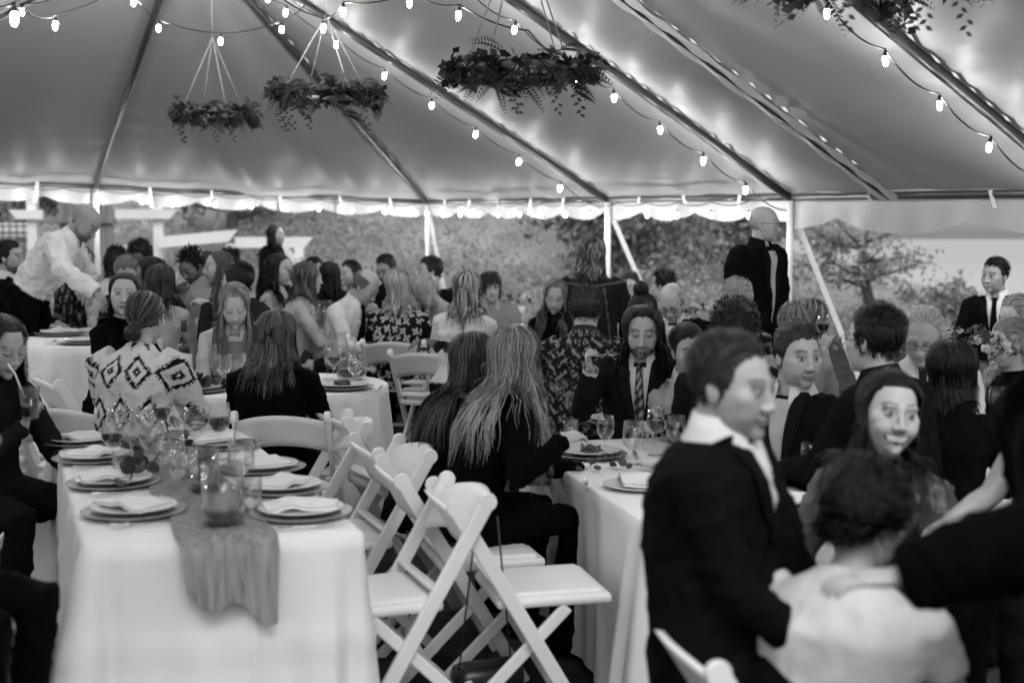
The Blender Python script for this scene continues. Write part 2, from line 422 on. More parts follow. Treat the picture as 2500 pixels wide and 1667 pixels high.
def panel(a, b, c, d, nu=46, nv=54, seed=0, sag=.07, fold=.01):
    """eave edge a->b, ridge edge d->c"""
    u = np.linspace(0, 1, nu)[:, None, None]; v = np.linspace(0, 1, nv)[None, :, None]
    P = (1 - u) * (1 - v) * a + u * (1 - v) * b + u * v * c + (1 - u) * v * d
    n = np.cross(b - a, (c + d) / 2 - (a + b) / 2); n = n / np.linalg.norm(n); n = n if n[2] > 0 else -n
    W = np.linalg.norm(b - a); L = np.linalg.norm((c + d - a - b) / 2)
    U, V_ = np.broadcast_arrays(u[..., 0], v[..., 0])
    s = -sag * np.sin(np.pi * U) * np.sin(np.pi * np.clip(V_ * .9 + .08, 0, 1)) ** .7
    for side, x in ((0, U * W * (1 - .75 * V_)), (1, (1 - U) * W * (1 - .75 * V_))):
        ph = V_ * L / .15 * 6.28 + 2.2 * np.sin(V_ * 17 + seed + side) + 2.0 * np.sin(V_ * 5.3 + U * 3)
        s = s + .016 * np.sin(ph) * np.exp(-np.maximum(x - .03, 0) / .42) * (.35 + .65 * np.sin(V_ * 9 + seed * 2 + side * 3) ** 2)
    s = s + 3.2 * fold * np.sin((U * W * 2.1 + V_ * L * 1.15) * 2 + 1.7 * np.sin(V_ * 4 + seed) + seed) * np.sin(np.pi * U) * (.4 + .6 * np.sin(V_ * 3.1 + seed))
    s = s + .008 * np.sin(U * W * 9 + 2 * np.sin(V_ * 6 + seed)) * np.exp(-V_ * L / .35)
    P = P + s[..., None] * n
    o = add('canopy_panel', P.reshape(-1, 3), grid_faces(nu, nv), M['vinyl'], tent, base=TB); return o
Cc, Mm, CL, S1, S2, NN = eave(0), endp(HALF), endp(2 * HALF), eave(T_S1), eave(T_S2), eave(T_N)
panel(Mm, Cc, A0, A0, 60, 54, 1, .1, .012); panel(CL, Mm, A0, A0, 60, 54, 2, .1, .012); panel(Cc, S1, A0, A0, 50, 54, 3, .06)
ts = [T_S1, T_S2, T_WEB, T_N, T_END]
for i in range(4):
    a, b = ts[i], ts[i + 1]; panel(eave(a), eave(b), ridge(b), ridge(a), 60, 60, 4 + i, .05 if i < 3 else .12, .014)
panel(CL, left(T_S1), A0, A0, 40, 40, 9, .08)
for i in range(4):
    a, b = ts[i], ts[i + 1]; panel(left(a), left(b), ridge(b), ridge(a), 36, 36, 10 + i)
def tpart(name, vf, m, **k): return add(name, vf[0], vf[1], m, tent, base=TB, **k)
DN = np.array([0, 0, -.055])
def rafter(a, b, r=.032):
    mid = (a + b) / 2 + DN * 1.0; tpart('rafter', tube([a + DN, mid, b + DN], r, 10), M['alu'])
for a, b in ((Mm, A0), (Cc, A0), (S1, A0), (S2, ridge(T_S2)), (NN, ridge(T_N)), (eave(T_END), ridge(T_END)), (CL, A0),
             (left(T_S1), A0), (left(T_S2), ridge(T_S2)), (left(T_N), ridge(T_N)), (left(T_END), ridge(T_END))): rafter(a, b)
tpart('ridge_tube', tube([A0 + DN * 1.6, ridge(T_END) + DN * 1.6], .035, 10), M['alu'])
for a, b in ((Cc, S1), (S1, S2), (S2, NN), (NN, eave(T_END)), (Cc, Mm), (Mm, CL), (CL, left(T_S1)), (left(T_S1), left(T_END))):
    tpart('eave_tube', tube([a + DN * .8, b + DN * .8], .028, 8), M['alu'])
def seam(a, b, seed):
    """laced seam flap between two roof sections: a light double band hanging just under the vinyl"""
    n = 90; t = np.linspace(0, 1, n); d = norm(b - a); s = norm(np.cross(d, (0, 0, 1)))
    for off, w, nm in ((-.055, .045, 'seam_flap'), (.055, .03, 'seam_flap')):
        P = a + (b - a) * t[:, None] + np.array([0, 0, -.075]) + s * off
        P = P + s * (.006 * np.sin(t * 60 + seed + off * 90))[:, None]
        dz = np.stack([0 * t, 0 * t, .008 * np.sin(t * 85 + 3 * np.sin(t * 11))], 1)
        V = np.concatenate([np.stack([P - s * w + dz, P + s * w - dz], 1).reshape(-1, 3), np.stack([P - s * w + dz + (0, 0, .006), P + s * w - dz + (0, 0, .006)], 1).reshape(-1, 3)])
        F = [(2 * i, 2 * i + 1, 2 * i + 3, 2 * i + 2) for i in range(n - 1)]; F += [tuple(j + 2 * n for j in f[::-1]) for f in F]
        tpart(nm, (V, F), M['strap'])
    tpart('seam_rope', tube(a + (b - a) * t[:, None] + np.array([0, 0, -.07]) + s * .012, .009, 6), M['wire'])
seam(eave(T_WEB), ridge(T_WEB), 1); seam(CL, A0, 2)
def valance(a, b, per, h=.17, sc=.08, seed=0, out=.03):
    L = np.linalg.norm(b - a); n = int(L / .035); t = np.linspace(0, 1, n); d = norm(b - a)
    outw = norm(np.cross(d, (0, 0, 1))); mid = (a + b) / 2 - np.append(A0q, 0)
    if np.dot(outw, mid) < 0: outw = -outw
    bot = h + sc * np.abs(np.sin(np.pi * (t * L / per + seed * .13))) ** .7
    rows = []
    for k in range(7):
        f = k / 6
        P = a + (b - a) * t[:, None] + outw * (out + .02 * f * np.sin(t * L * 7 + seed) + .012 * f * np.sin(t * L * 19 + 2))[:, None]
        P[:, 2] += .01 - bot * f; rows.append(P)
    tpart('valance', (np.concatenate(rows), grid_faces(7, n)), M['valance'])
valance(Cc, Mm, .74, seed=1); valance(Mm, CL, .74, seed=2); valance(Cc, S1, .84, seed=0); valance(S1, S2, .86, seed=3)
valance(S2, NN, 1.35, h=.2, sc=.12, seed=5); valance(NN, eave(T_END), .9, seed=6); valance(CL, left(T_S1), .8); valance(left(T_S1), left(T_END), .8)
for q, r in ((Cc, .028), (Mm, .032), (S1, .03), (S2, .026), (NN, .03), (CL, .03), (eave(T_END), .03), (left(T_S1), .03), (left(T_END), .03)):
    g = gz(q[0], q[1]); tpart('tent_pole', tube([(q[0], q[1], g - .02), q + DN], r, 12), M['pole'])
    tpart('base_plate', box((q[0], q[1], g + .01), .16, .16, .02), M['pole'], smooth=False)
for q, o in ((Cc, (.35, .35)), (S1, (.85, .42)), (S2, (.88, .45)), (NN, (.9, .45))):
    e = np.array([q[0] + o[0], q[1] + o[1], 0]); e[2] = gz(e[0], e[1]) + .05
    tpart('tie_down_strap', beam(q + DN * 2, e, .05, .008, up=(.3, -1, .2)), M['strap'], smooth=False)
    m = q * .14 + e * .86; tpart('ratchet', box(m, .07, .07, .12, 0, .01), M['pole'])
rng = random.Random(5)
for t in (.5, 1.15, 1.9, 2.7, 3.4, 4.6, 5.3):
    a = endp(t) + np.array([0, -.03, -.02]); L = rng.uniform(.1, .24)
    tpart('tie_tab', beam(a, a + np.array([rng.uniform(-.03, .05), -.02, -L]), .03, .004, up=(.2, -1, 0)), M['strap'], smooth=False)
for t in (.6, 1.3, 2.0, 2.8, 3.5, 4.9, 5.6, 6.4, 7.9, 9.0, 9.3):
    a = eave(t) + np.array([-.03, -.02, -.02]); L = rng.uniform(.08, .2)
    tpart('tie_tab', beam(a, a + np.array([rng.uniform(-.03, .03), -.02, -L]), .028, .004, up=(.3, -1, 0)), M['strap'], smooth=False)

# ------------------------------------------------------------------ string lights
V, F = lathe([(.004, 0), (.017, .004), (.023, .02), (.0245, .045), (.02, .068), (.012, .085)], 10, True, True); V[:, 2] = -.005 - V[:, 2][::1] ; V[:, 2] = V[:, 2] - .0
bulb_V = V.copy(); bulb_V[:, 2] = -.145 + (V[:, 2] - V[:, 2].min())
BULB = make_mesh('bulb', bulb_V, F); BULB.materials.append(M['bulb'])
V, F = merge(lathe([(.017, -.066), (.019, -.05), (.015, -.025), (.006, -.015)], 8, True, True), tube([(0, 0, -.02), (0, 0, .004)], .0035, 5))
SOCK = make_mesh('socket', V, F); SOCK.materials.append(M['wire'])
def string(label, pts, bulbs, sag=.05, drop=None, wire=.005, scale=1.0):
    """pts: attachment points (the cable sags between them); bulbs: list of points on it where a bulb hangs"""
    pts = [np.asarray(p, float) for p in pts]; b = pts[0]
    s = empty('string_light', b, label, 'string lights', 'string lights in the tent')
    path = []
    for i in range(len(pts) - 1):
        for k in np.linspace(0, 1, 7, endpoint=(i == len(pts) - 2)):
            p = pts[i] * (1 - k) + pts[i + 1] * k; path.append(p - np.array([0, 0, sag * 4 * k * (1 - k)]))
    V, F = tube(path, wire, 5); add('cable', V, F, M['wire'], s, base=b)
    for i, q in enumerate(bulbs):
        q = np.asarray(q, float); tilt = (rng.uniform(-.12, .12), rng.uniform(-.12, .12), 0)
        o = inst('bulb', BULB, q - b, s, tilt, (scale * .62,) * 3)
        k = inst('socket', SOCK, (0, 0, 0), o)
def along(a, b, f0, f1, n, dz=-.1): return [a + (b - a) * f + np.array([0, 0, dz]) for f in np.linspace(f0, f1, n)]
p = along(ridge(T_S2), S2, .3, .99, 8, -.17); string('string of lit bulbs hung along the rafter right of the largest whole wreath', p, p[:-1], .05)
p = along(ridge(T_N), NN, .3, 1.0, 8, -.17); string('nearest string of lit bulbs along the right-hand rafter', p, p, .05)
p = along(A0, S1, .1, .98, 9, -.16); string('string of lit bulbs along the rafter behind the second wreath', p, p[:-1], .04)
p = [endp(t) + np.array([.06, -.17, -.08]) for t in np.linspace(.2, 6.0, 15)]; string('row of lit bulbs under the scalloped far end valance', p, [q + np.array([0, 0, -.06]) for q in p], .03, scale=.8)
p = [eave(t) + np.array([-.16, -.1, -.08]) for t in np.linspace(.4, 6.7, 14)]; string('row of lit bulbs under the right side valance', p, [q + np.array([0, 0, -.06]) for q in p], .03, scale=.8)
p = [at(250, -40, 10.6), at(325, -12, 10.6), at(388, 50, 10.6), at(540, 82, 10.5), at(688, 53, 10.7), at(745, 12, 10.9)]
string('swagged string of lit bulbs across the far end peak', p, p[1:5], .02)
p = [at(655, -30, 8.2), at(790, 45, 8.3), at(838, 5, 8.2), at(1001, -18, 8.0), at(1122, 12, 7.8), at(1290, 75, 7.7), at(1404, 165, 7.6)]
string('slack string of lit bulbs crossing above the middle wreaths', p, p[:5] + p[6:], .03)
p = [at(-60, -25, 5.0), at(36, 6, 5.0), at(136, 36, 7.6), at(330, -60, 9.5)]
string('short string of lit bulbs at the top left corner', p, p[1:3], .04)

for lb_, a_, b_, in (('string of lit bulbs along the left rafter over the server', A0, left(T_S1)), ('string of lit bulbs along the second left rafter', ridge(T_S2), left(T_S2)), ('string of lit bulbs along the third left rafter', ridge(T_N), left(T_N)), ('string of lit bulbs along the near right gable rafter', ridge(T_END), eave(T_END)), ('string of lit bulbs along the near left gable rafter', ridge(T_END), left(T_END))):
    p = along(a_, b_, .1, .95, 9, -.17); string(lb_, p, p, .05)
# ------------------------------------------------------------------ hanging greenery rings
def wreath(x, y, Y, w, label, seed, top):
    rng = np.random.default_rng(seed); c = at(x, y, Y); c0 = c.copy()
    o = empty('hanging_wreath', c, label, 'wreath', 'greenery rings hung from the ridge')
    r = w / 2 * .8
    a = np.linspace(0, 2 * math.pi, 40, endpoint=False)
    ring = np.stack([r * np.cos(a), r * np.sin(a), 0 * a], 1)
    V, F = [], []
    n = 6
    for i in range(40):
        d = np.array([math.cos(a[i]), math.sin(a[i]), 0])
        for j in range(n): V.append(ring[i] + .018 * (d * math.cos(j * 1.047) + np.array([0, 0, 1]) * math.sin(j * 1.047)))
    F = [(i * n + j, i * n + (j + 1) % n, ((i + 1) % 40) * n + (j + 1) % n, ((i + 1) % 40) * n + j) for i in range(40) for j in range(n)]
    add('hoop', V, F, M['barn_wood'], o)
    for k in range(4):
        q = 0.6 + k * math.pi / 2; s_ = np.array([r * math.cos(q), r * math.sin(q), 0])
        V, F = tube([s_, s_ * .5 + np.array([0, 0, top * .5]), (0, 0, top)], .0045, 5); add('rope', V, F, M['rope'], o)
    V, F = tube([(0, 0, top), (0, 0, max(top + .3, 4.0 - c[2]))], .004, 5); add('rope', V, F, M['rope'], o)
    Vs, Fs, T, n0 = [], [], [], 0
    def leaf(p, d, nrm, L, W, t):
        nonlocal n0
        s = np.cross(d, nrm); s = s / (np.linalg.norm(s) + 1e-9)
        Vs.append(np.array([p, p + d * L * .45 + s * W, p + d * L, p + d * L * .45 - s * W])); Fs.append((n0, n0 + 1, n0 + 2, n0 + 3)); T.extend([t] * 4); n0 += 4
    for i in range(int(210 * w / .8)):                      # fern and eucalyptus sprays
        q = rng.uniform(0, 2 * math.pi); p = np.array([r * math.cos(q), r * math.sin(q), rng.normal() * .03])
        rad = np.array([math.cos(q), math.sin(q), 0]); tan = np.array([-math.sin(q), math.cos(q), 0])
        d = norm(rad * rng.normal(.35, .6) + tan * rng.normal(0, .9) + np.array([0, 0, rng.normal(-.08, .26)]))
        L = rng.uniform(.07, .19) * (1.5 if rng.random() < .1 else 1); kind = rng.random(); t = np.clip(rng.normal(.055, .03), .015, .2)
        side = norm(np.cross(d, rng.normal(size=3))); nr = np.cross(side, d)
        if kind < .62:
            m = 11
            for j in range(m):
                f = (j + .5) / m; pp = p + d * L * f + np.array([0, 0, -.25 * L * f * f * 1.6]); ll = .036 * math.sin(math.pi * min(1, f * .8 + .2)) + .008
                for s in (-1, 1): leaf(pp, norm(side * s + d * .6), nr, ll, ll * .17, t * rng.uniform(.8, 1.3))
            leaf(p, norm(d + np.array([0, 0, -.25])), nr, L, .003, t)
        else:
            for j in range(5):
                pp = p + d * L * (j / 5) * .7; dd = norm(d + side * (1 if j % 2 else -1) * .9 + rng.normal(size=3) * .3); leaf(pp, dd, norm(rng.normal(size=3)), .055, .02, t * 1.1)
    for i in range(5):                                       # trailing stems
        q = rng.uniform(3.4, 6.0); p = np.array([r * math.cos(q), r * math.sin(q), -.02])
        for j in range(12):
            pp = p + np.array([.015 * math.sin(j * .8), 0, -.02 * j]); s = 1 if j % 2 else -1; leaf(pp, norm(np.array([s * .8, .2, -.5])), np.array([0, 1, .1]), .032, .008, .07)
    f = add('foliage', np.concatenate(Vs), Fs, M['foliage'], o, tone=T, smooth=False); f['kind'] = 'stuff'
wreath(522, 277, 11.0, .7, 'smallest and farthest greenery ring hanging from pale ropes', 1, .62)
wreath(798, 228, 8.6, .76, 'second greenery ring hanging in front of the far corner rafter', 2, .5)
wreath(1270, 172, 6.9, .84, 'largest whole greenery ring hanging at top centre', 3, .75)
wreath(2120, -70, 4.7, .84, 'nearest greenery ring cut by the top right edge', 4, .8)
# ------------------------------------------------------------------ people: heads from blended ellipsoids, hair in strands, clothes remeshed from one union
def _ell(p, c, r):
    ir = 1 / np.asarray(r); q = (p - np.asarray(c)) * ir; k0 = np.sqrt(np.einsum('ij,ij->i', q, q)); q *= ir; k1 = np.sqrt(np.einsum('ij,ij->i', q, q)) + 1e-9
    return k0 * (k0 - 1) / k1
def _cap(p, a, b, ra, rb):
    a = np.asarray(a, float); b = np.asarray(b, float); d = b - a; h = np.clip(((p - a) @ d) / (d @ d + 1e-12), 0, 1); v = p - a - h[:, None] * d
    return np.sqrt(np.einsum('ij,ij->i', v, v)) - (ra + (rb - ra) * h)
def _smin(a, b, k): h = np.clip(.5 + .5 * (b - a) / k, 0, 1); return b + (a - b) * h - k * h * (1 - h)
def _smax(a, b, k): return -_smin(-a, -b, k)
def head_sdf(p, h):
    w, jw, ns, fem = h.get('w', 1.0), h.get('jaw', 1.0), h.get('nose', 1.0), h.get('fem', 0.0)
    x = np.abs(p[:, 0:1]); q = np.concatenate([x, p[:, 1:]], 1)         # mirrored
    d = _ell(p, (0, -.018, .034), (.0745 * w, .098, .084))
    d = _smin(d, _ell(p, (0, .018, -.02), (.0695 * w, .069, .086)), .025)
    d = _smin(d, _ell(p, (0, .02, -.074), (.0565 * w * jw, .058, .0425)), .02)
    d = _smin(d, _ell(p, (0, .07, -.1), (.021 * jw, .016, .0165)), .014)
    d = _smin(d, _ell(q, (.028, .08, .021), (.025, .011, .009 - .003 * fem)), .012)
    d = _smin(d, _ell(q, (.045, .056, -.018), (.0215, .021, .019)), .018)
    d = _smin(d, _ell(q, (.034, .054, -.046), (.022, .022, .026)), .02)
    d = _smax(d, -_ell(q, (.032, .106, .001), (.02, .022, .012)), .011)
    d = _smin(d, _ell(q, (.031, .0775, .001), (.0135, .0125, .0115)), .005)
    d = _smin(d, _cap(p, (0, .083, .012), (0, .0995 * (.97 + .03 * ns), -.035), .0072, .0095 * ns), .009)
    d = _smin(d, _ell(p, (0, .1015, -.037), (.0112 * ns, .0112, .0098)), .007)
    d = _smin(d, _ell(q, (.0118, .0945, -.0405), (.0085, .01, .0078)), .006)
    sm = h.get('smile', 0.0); d = _smin(d, _ell(p, (0, .0855 - .009 * sm, -.0635), (.0225 + .007 * sm, .0095, .0052 + .0012 * fem)), .006)
    d = _smin(d, _ell(p, (0, .0845 - .009 * sm, -.0735 - .003 * sm), (.0195 + .007 * sm, .0095, .0062 + .0012 * fem)), .006)
    if sm: d = _smin(d, _ell(q, (.04, .066, -.042), (.018, .016, .016)), .014)
    return d
def skull_sdf(p, h):
    w, jw = h.get('w', 1.0), h.get('jaw', 1.0); inv = None; out = None
    for cc, rr in (((0, -.018, .034), (.0745 * w, .098, .084)), ((0, .02, -.022), (.064 * w, .072, .086)), ((0, .02, -.074), (.051 * w * jw, .059, .0425))):
        q = (p - np.array(cc)) * (1 / np.array(rr)); k0 = np.sqrt(np.einsum('ij,ij->i', q, q)); q *= 1 / np.array(rr); k1 = np.sqrt(np.einsum('ij,ij->i', q, q)) + 1e-9
        d = k0 * (k0 - 1) / k1; out = d if out is None else np.minimum(out, d)
    return out
def head_grid(h, nl=72, nt=54):
    x = np.linspace(-np.pi, np.pi, 800); cd = np.cumsum(1 + 3.2 * np.exp(-(x / .62) ** 2)); cd = (cd - cd[0]) / (cd[-1] - cd[0]); lon = np.interp(np.linspace(0, 1, nl, endpoint=False), cd, x)
    x = np.linspace(-np.pi / 2, np.pi / 2, 800); cd = np.cumsum(1 + 2.6 * np.exp(-((x + .28) / .42) ** 2)); cd = (cd - cd[0]) / (cd[-1] - cd[0]); lat = np.interp(np.linspace(0, 1, nt), cd, x)
    LO, LA = np.meshgrid(lon, lat)
    D = np.stack([np.sin(LO) * np.cos(LA), np.cos(LO) * np.cos(LA), np.sin(LA)], -1).reshape(-1, 3)
    r = np.full(len(D), .19); c = np.array([0, .004, -.004])
    for _ in range(24): r = np.maximum(r - .85 * head_sdf(c + D * r[:, None], h), .02)
    return c + D * r[:, None], grid_faces(nt, nl, True), D
HL_AZ = [0, 18, 38, 55, 70, 84, 97, 112, 130, 180]
def hairline(p, rec=0.0):
    az = np.degrees(np.abs(np.arctan2(p[:, 0], p[:, 1])))
    zl = np.interp(az, HL_AZ, [.074 + rec, .075 + rec * 1.2, .071 + rec * .9, .054 + rec * .5, .008, -.03, .018, -.01, -.055, -.082])
    return p[:, 2] - zl
def _g(a, s): return np.exp(-(a / s) ** 2)
def face_tone(p, sp):
    a = sp['skin']; t = np.full(len(p), a); x, y, z = np.abs(p[:, 0]), p[:, 1], p[:, 2]; front = y > .03
    hc = sp.get('brow', min(sp['hair_tone'], .22)); fem = sp['head'].get('fem', 0)
    def mixin(m, v): t[:] = t * (1 - m) + v * m
    bz = .0262 + .003 * _g(x - .034, .014) - .004 * np.clip((x - .038) / .015, 0, 1)
    th = .0034 if fem else .005
    mixin(front * np.clip(1.3 - np.abs(z - bz) / th, 0, 1) * np.clip((x - .009) / .004, 0, 1) * np.clip((.054 - x) / .006, 0, 1) * (.8 if fem else .9), hc)
    mixin(front * _g(x - .031, .016) * _g(z - .006, .008) * .14, a * .45)  # eye sockets darkened: shading painted into the skin tone

    ex, ez = (x - .0315) / .0165, (z - .001)
    op = sp.get('eyes', 1.0)
    lash = front * (np.abs(ex) < 1.1)
    if op > .3:
        hgt = .0066 * op * np.sqrt(np.clip(1 - ex ** 2, 0, 1))
        mixin(front * (np.abs(ez) < hgt) * .9, min(.62, a * 1.35)); gx = sp.get('gaze', 0.0)
        xr = p[:, 0] - np.sign(p[:, 0]) * .031 - gx * .006
        mixin(front * np.clip(1.5 - np.sqrt(xr ** 2 + ez ** 2) / .0064, 0, 1) * (np.abs(ez) < hgt + .001), .02)
        mixin(lash * _g(ez - hgt - .0006, .0028) * .9, a * .1); mixin(lash * _g(ez + hgt + .001, .002) * .35, a * .4)
    else:
        mixin(lash * _g(ez + .0035 + .003 * np.clip(1 - ex ** 2, 0, 1), .0036) * .9, a * .08)
        mixin(lash * _g(ez - .007, .0022) * .3, a * .5)
    mixin(front * _g(z + .0465, .0035) * _g(x - .0065, .0042) * .75, a * .2)
    sm = sp.get('smile', 0.0); mw = .0245 + .013 * sm; lz = z + .0685 - sm * .009 * np.clip(x / mw, 0, 1.2) ** 2
    lip = front * (x < mw) * np.clip(1.4 - np.abs(lz) / (.0085 + .004 * sm), 0, 1)
    mixin(lip * (.6 if fem else .4), a * (.42 if fem else .55))
    if sm > .5:
        mixin(front * (x < mw) * (np.abs(lz + .001) < .0135 * np.sqrt(np.clip(1 - (x / mw / .98) ** 2, 0, 1))), .025); mixin(front * (x < mw * .85) * (np.abs(lz + .0005) < .0088 * np.sqrt(np.clip(1 - (x / mw / .86) ** 2, 0, 1))), .62)
    elif sp.get('mouth_open'): mixin(front * (x < .014) * (np.abs(lz) < .0045), .02)
    else: mixin(front * (x < mw) * _g(lz, .0022) * .85, a * .16)
    b = sp.get('beard', 0.0)
    if b > 0:
        jawl = np.interp(y, [-.03, .02, .06, .1], [-.03, -.05, -.062, -.052])
        m = np.clip((jawl - z) / .012 + .3, 0, 1) * (y > -.035)
        mus = front * np.clip(1.3 - np.abs(z + .0555) / .006, 0, 1) * (x < .03); gap = lip * .8
        m = np.maximum(m, mus) * (1 - gap); m = m * np.clip(1 - (np.abs(x) - .06) / .01, 0, 1)
        m = np.clip(m * (.8 + .35 * wob(p, 140, 5)), 0, 1); mixin(m * b, sp.get('beard_tone', sp['hair_tone']))
    st = sp.get('scalp', 0.0)
    if st > 0: mixin(np.clip(hairline(p, .0) / .04, 0, 1) * np.clip((.1 - z) / .06, .15, 1) * st, sp['hair_tone'])
    return t
def rotm(yaw, pitch=0, roll=0):
    """columns: right-hand, forward, up; yaw 0 faces the camera, 90 faces image right"""
    a = R(yaw); f = np.array([math.sin(a), -math.cos(a), 0]); u = np.array([0, 0, 1.0]); r = np.cross(f, u)
    p = R(pitch); f2 = f * math.cos(p) - u * math.sin(p); u2 = u * math.cos(p) + f * math.sin(p)
    q = R(roll); r2 = r * math.cos(q) + u2 * math.sin(q); u3 = u2 * math.cos(q) - r * math.sin(q)
    return np.stack([r2, f2, u3], 1)
class Hairdo: pass
def strands(sp, Hc, Rm, s, body, near, Y=9.0):
    """grow ribbons from the scalp; returns V, F, tone"""
    h = sp['hairdo']; rng = np.random.default_rng(sp['seed']); hp = sp['head']
    n = int(h.get('n', 420) * ((3.4 if Y < 6.4 else 2.6) if h['len'] > .1 else 2.0) * (1.0 if near else .6)); L = h['len']; steps = h.get('steps', 7 if L < .14 else (13 if near else 10))
    cand = norm(rng.normal(size=(n * 6, 3))); cand = cand[cand[:, 2] > -.75]
    P = np.array([0, .004, -.004]) + cand * .16
    for _ in range(12): P = P - norm(P - np.array([0, .004, -.004])) * (skull_sdf(P, hp) * .8)[:, None]
    ok = hairline(P, h.get('rec', 0)) > .002
    if h.get('bald'): ok &= (P[:, 2] < .075 + .02 * (P[:, 1] < -.06)) & (P[:, 1] < .03)
    P = P[ok][:n]; n = len(P)
    part = h.get('part', 0.0)
    nrm = norm(P - np.array([0, -.015, .02])); x = P[:, 0] - part
    style = h['style']
    up = np.array([0, 0, 1.0])
    gdn = Rm.T @ np.array([0, 0, -1.0])
    if style == 'down':
        wt = np.clip(nrm[:, 2:3], 0, 1) ** 1.5
        sidew = np.exp(-np.maximum(-P[:, 1:2] - .02, 0) / .03) * .9 + .12
        d = gdn * 1.0 + wt * (np.stack([np.sign(x), 0 * x, 0 * x], 1) * sidew * 1.2 + np.array([0, -.5 + h.get('fwd', 0), 0]))
        d = d + np.clip((P[:, 1:2] - .02) / .04, 0, 1) * (np.array([0, -1.3, .5]) + np.stack([np.sign(x) * .8, 0 * x, 0 * x], 1))
    elif style == 'back': d = np.stack([x * 2, -1 + 0 * x, .15 + 0 * x], 1)
    elif style == 'side':
        d = np.where(P[:, 2:3] > .05, np.array([[-.75 * np.sign(part + 1e-6), -.5, .3]]) + np.clip(P[:, 1:2] / .06, 0, 1) * np.array([[0, .35, .35]]), np.array([[0, -.45, -.8]]))
    elif style == 'fringe': d = np.where((P[:, 1:2] > .0), np.array([[0, 1.0, -.1]]), np.stack([np.sign(x), -.4 + 0 * x, -.5 + 0 * x], 1))
    elif style == 'crop': d = nrm * .8 + np.array([0, .25, .1])
    elif style == 'curl': d = nrm * 1.2
    elif style == 'spike': d = nrm * .7 + np.array([0, .1, .9]) * (P[:, 2:3] > .05)
    elif style == 'gather': d = norm(np.array(h['to']) - P)
    d = d + rng.normal(size=(n, 3)) * h.get('mess', .12)
    d = norm(d - nrm * np.sum(d * nrm, 1, keepdims=True) * (0 if style in ('crop', 'curl', 'spike') else 1))
    Lk = L * rng.uniform(.66, 1.1, n)
    if 'top' in h: Lk = Lk * np.where(P[:, 2] > .06, h['top'], 1)
    vol = h.get('vol', .012) * rng.uniform(.35, 1.15, n) + .85 * h.get('captop', 0) * np.clip((P[:, 2] - .05) / .05, 0, 1) + .3 * h.get('cap', .01); g = h.get('grav', .28)
    pts = [P + nrm * .001]; wav, wf = h.get('wave', 0), h.get('wf', 40); ph = rng.uniform(0, 1.2, n) + np.arctan2(P[:, 0], P[:, 1]) * 3.0 + P[:, 2] * 25
    step = Lk / steps; p = P.copy(); N = [nrm]
    to = np.array(h['to']) if style == 'gather' else None
    for i in range(steps):
        if to is not None:
            v = to - p; dist = np.linalg.norm(v, axis=1, keepdims=True); d = norm(d * .4 + v / (dist + 1e-6)); st = np.minimum(step, dist[:, 0] * .6)
        else:
            d = norm(d * (1 - g) + gdn * g); st = step
        q = p + d * st[:, None]
        if wav: q = q + np.stack([np.cos(ph + i * step * wf), np.sin(ph * 1.3 + i * step * wf), 0 * ph], 1) * (wav * min(1, i / 5))
        off = vol * min(1.0, (i + 1) / 2.5)
        adh = h.get('adh', .75)
        for _ in range(2):
            dd = skull_sdf(q, hp); hd = dd
            for cpt in body: dd = np.minimum(dd, _cap(q, *cpt))
            pull = np.where((hd > off) & (dd >= hd) & (hd < .06) & (q[:, 2] > -.03), (off - hd) * adh, 0.0)
            mv = np.where(dd < off, off - dd, pull); bad = np.abs(mv) > 1e-5
            if bad.any():
                e = 1e-3; qb = q[bad]; gr = []
                for ax in range(3):
                    o = np.zeros(3); o[ax] = e; a1 = skull_sdf(qb + o, hp); a0 = skull_sdf(qb - o, hp)
                    for cpt in body: a1 = np.minimum(a1, _cap(qb + o, *cpt)); a0 = np.minimum(a0, _cap(qb - o, *cpt))
                    gr.append(a1 - a0)
                gr = norm(np.stack(gr, 1)); q[bad] = qb + gr * mv[bad][:, None]
        d = norm(q - p) if to is None else d
        if L > .16:
            lim = .1 + .35 * np.clip(-.1 - q[:, 2], 0, .2); far_ = np.abs(q[:, 0]) > lim; q[far_, 0] = np.sign(q[far_, 0]) * (lim[far_] + (np.abs(q[far_, 0]) - lim[far_]) * .35)
        if 'face' in h:                                               # keep the face clear of long hair
            fc = (q[:, 1] > .035) & (np.abs(q[:, 0]) < h['face']) & (q[:, 2] < .06) & (q[:, 2] > -.13)
            q[fc, 0] = np.sign(q[fc, 0] + 1e-6) * h['face']
        pts.append(q); N.append(norm(q - np.array([0, -.02, np.clip(0, -.3, .05)]))); p = q
    Pt = np.stack(pts, 1); Nn = np.stack(N, 1); k = Pt.shape[1]
    T = norm(np.gradient(Pt, axis=1)); Nn = norm(Nn + rng.normal(size=(n, 1, 3)) * .12); S = norm(np.cross(T, Nn))
    w = ((.0017 if Y < 6.4 else .0021) if h['len'] > .1 else .0019) * np.interp(np.linspace(0, 1, k), [0, .15, .75, 1], [.7, 1, .85, .15]) * (1.0 if near else 1.9)
    w = w[None, :, None] * rng.uniform(.7, 1.3, (n, 1, 1))
    V = np.stack([Pt - S * w, Pt + S * w], 2).reshape(-1, 3)
    j2 = (np.arange(n)[:, None] * 2 * k + 2 * np.arange(k - 1)[None, :]).reshape(-1); F = np.stack([j2, j2 + 1, j2 + 3, j2 + 2], 1)
    base = sp['hair_tone'] * np.clip(rng.normal(1, h.get('tvar', .3) * .6, n), .3, 2.2)
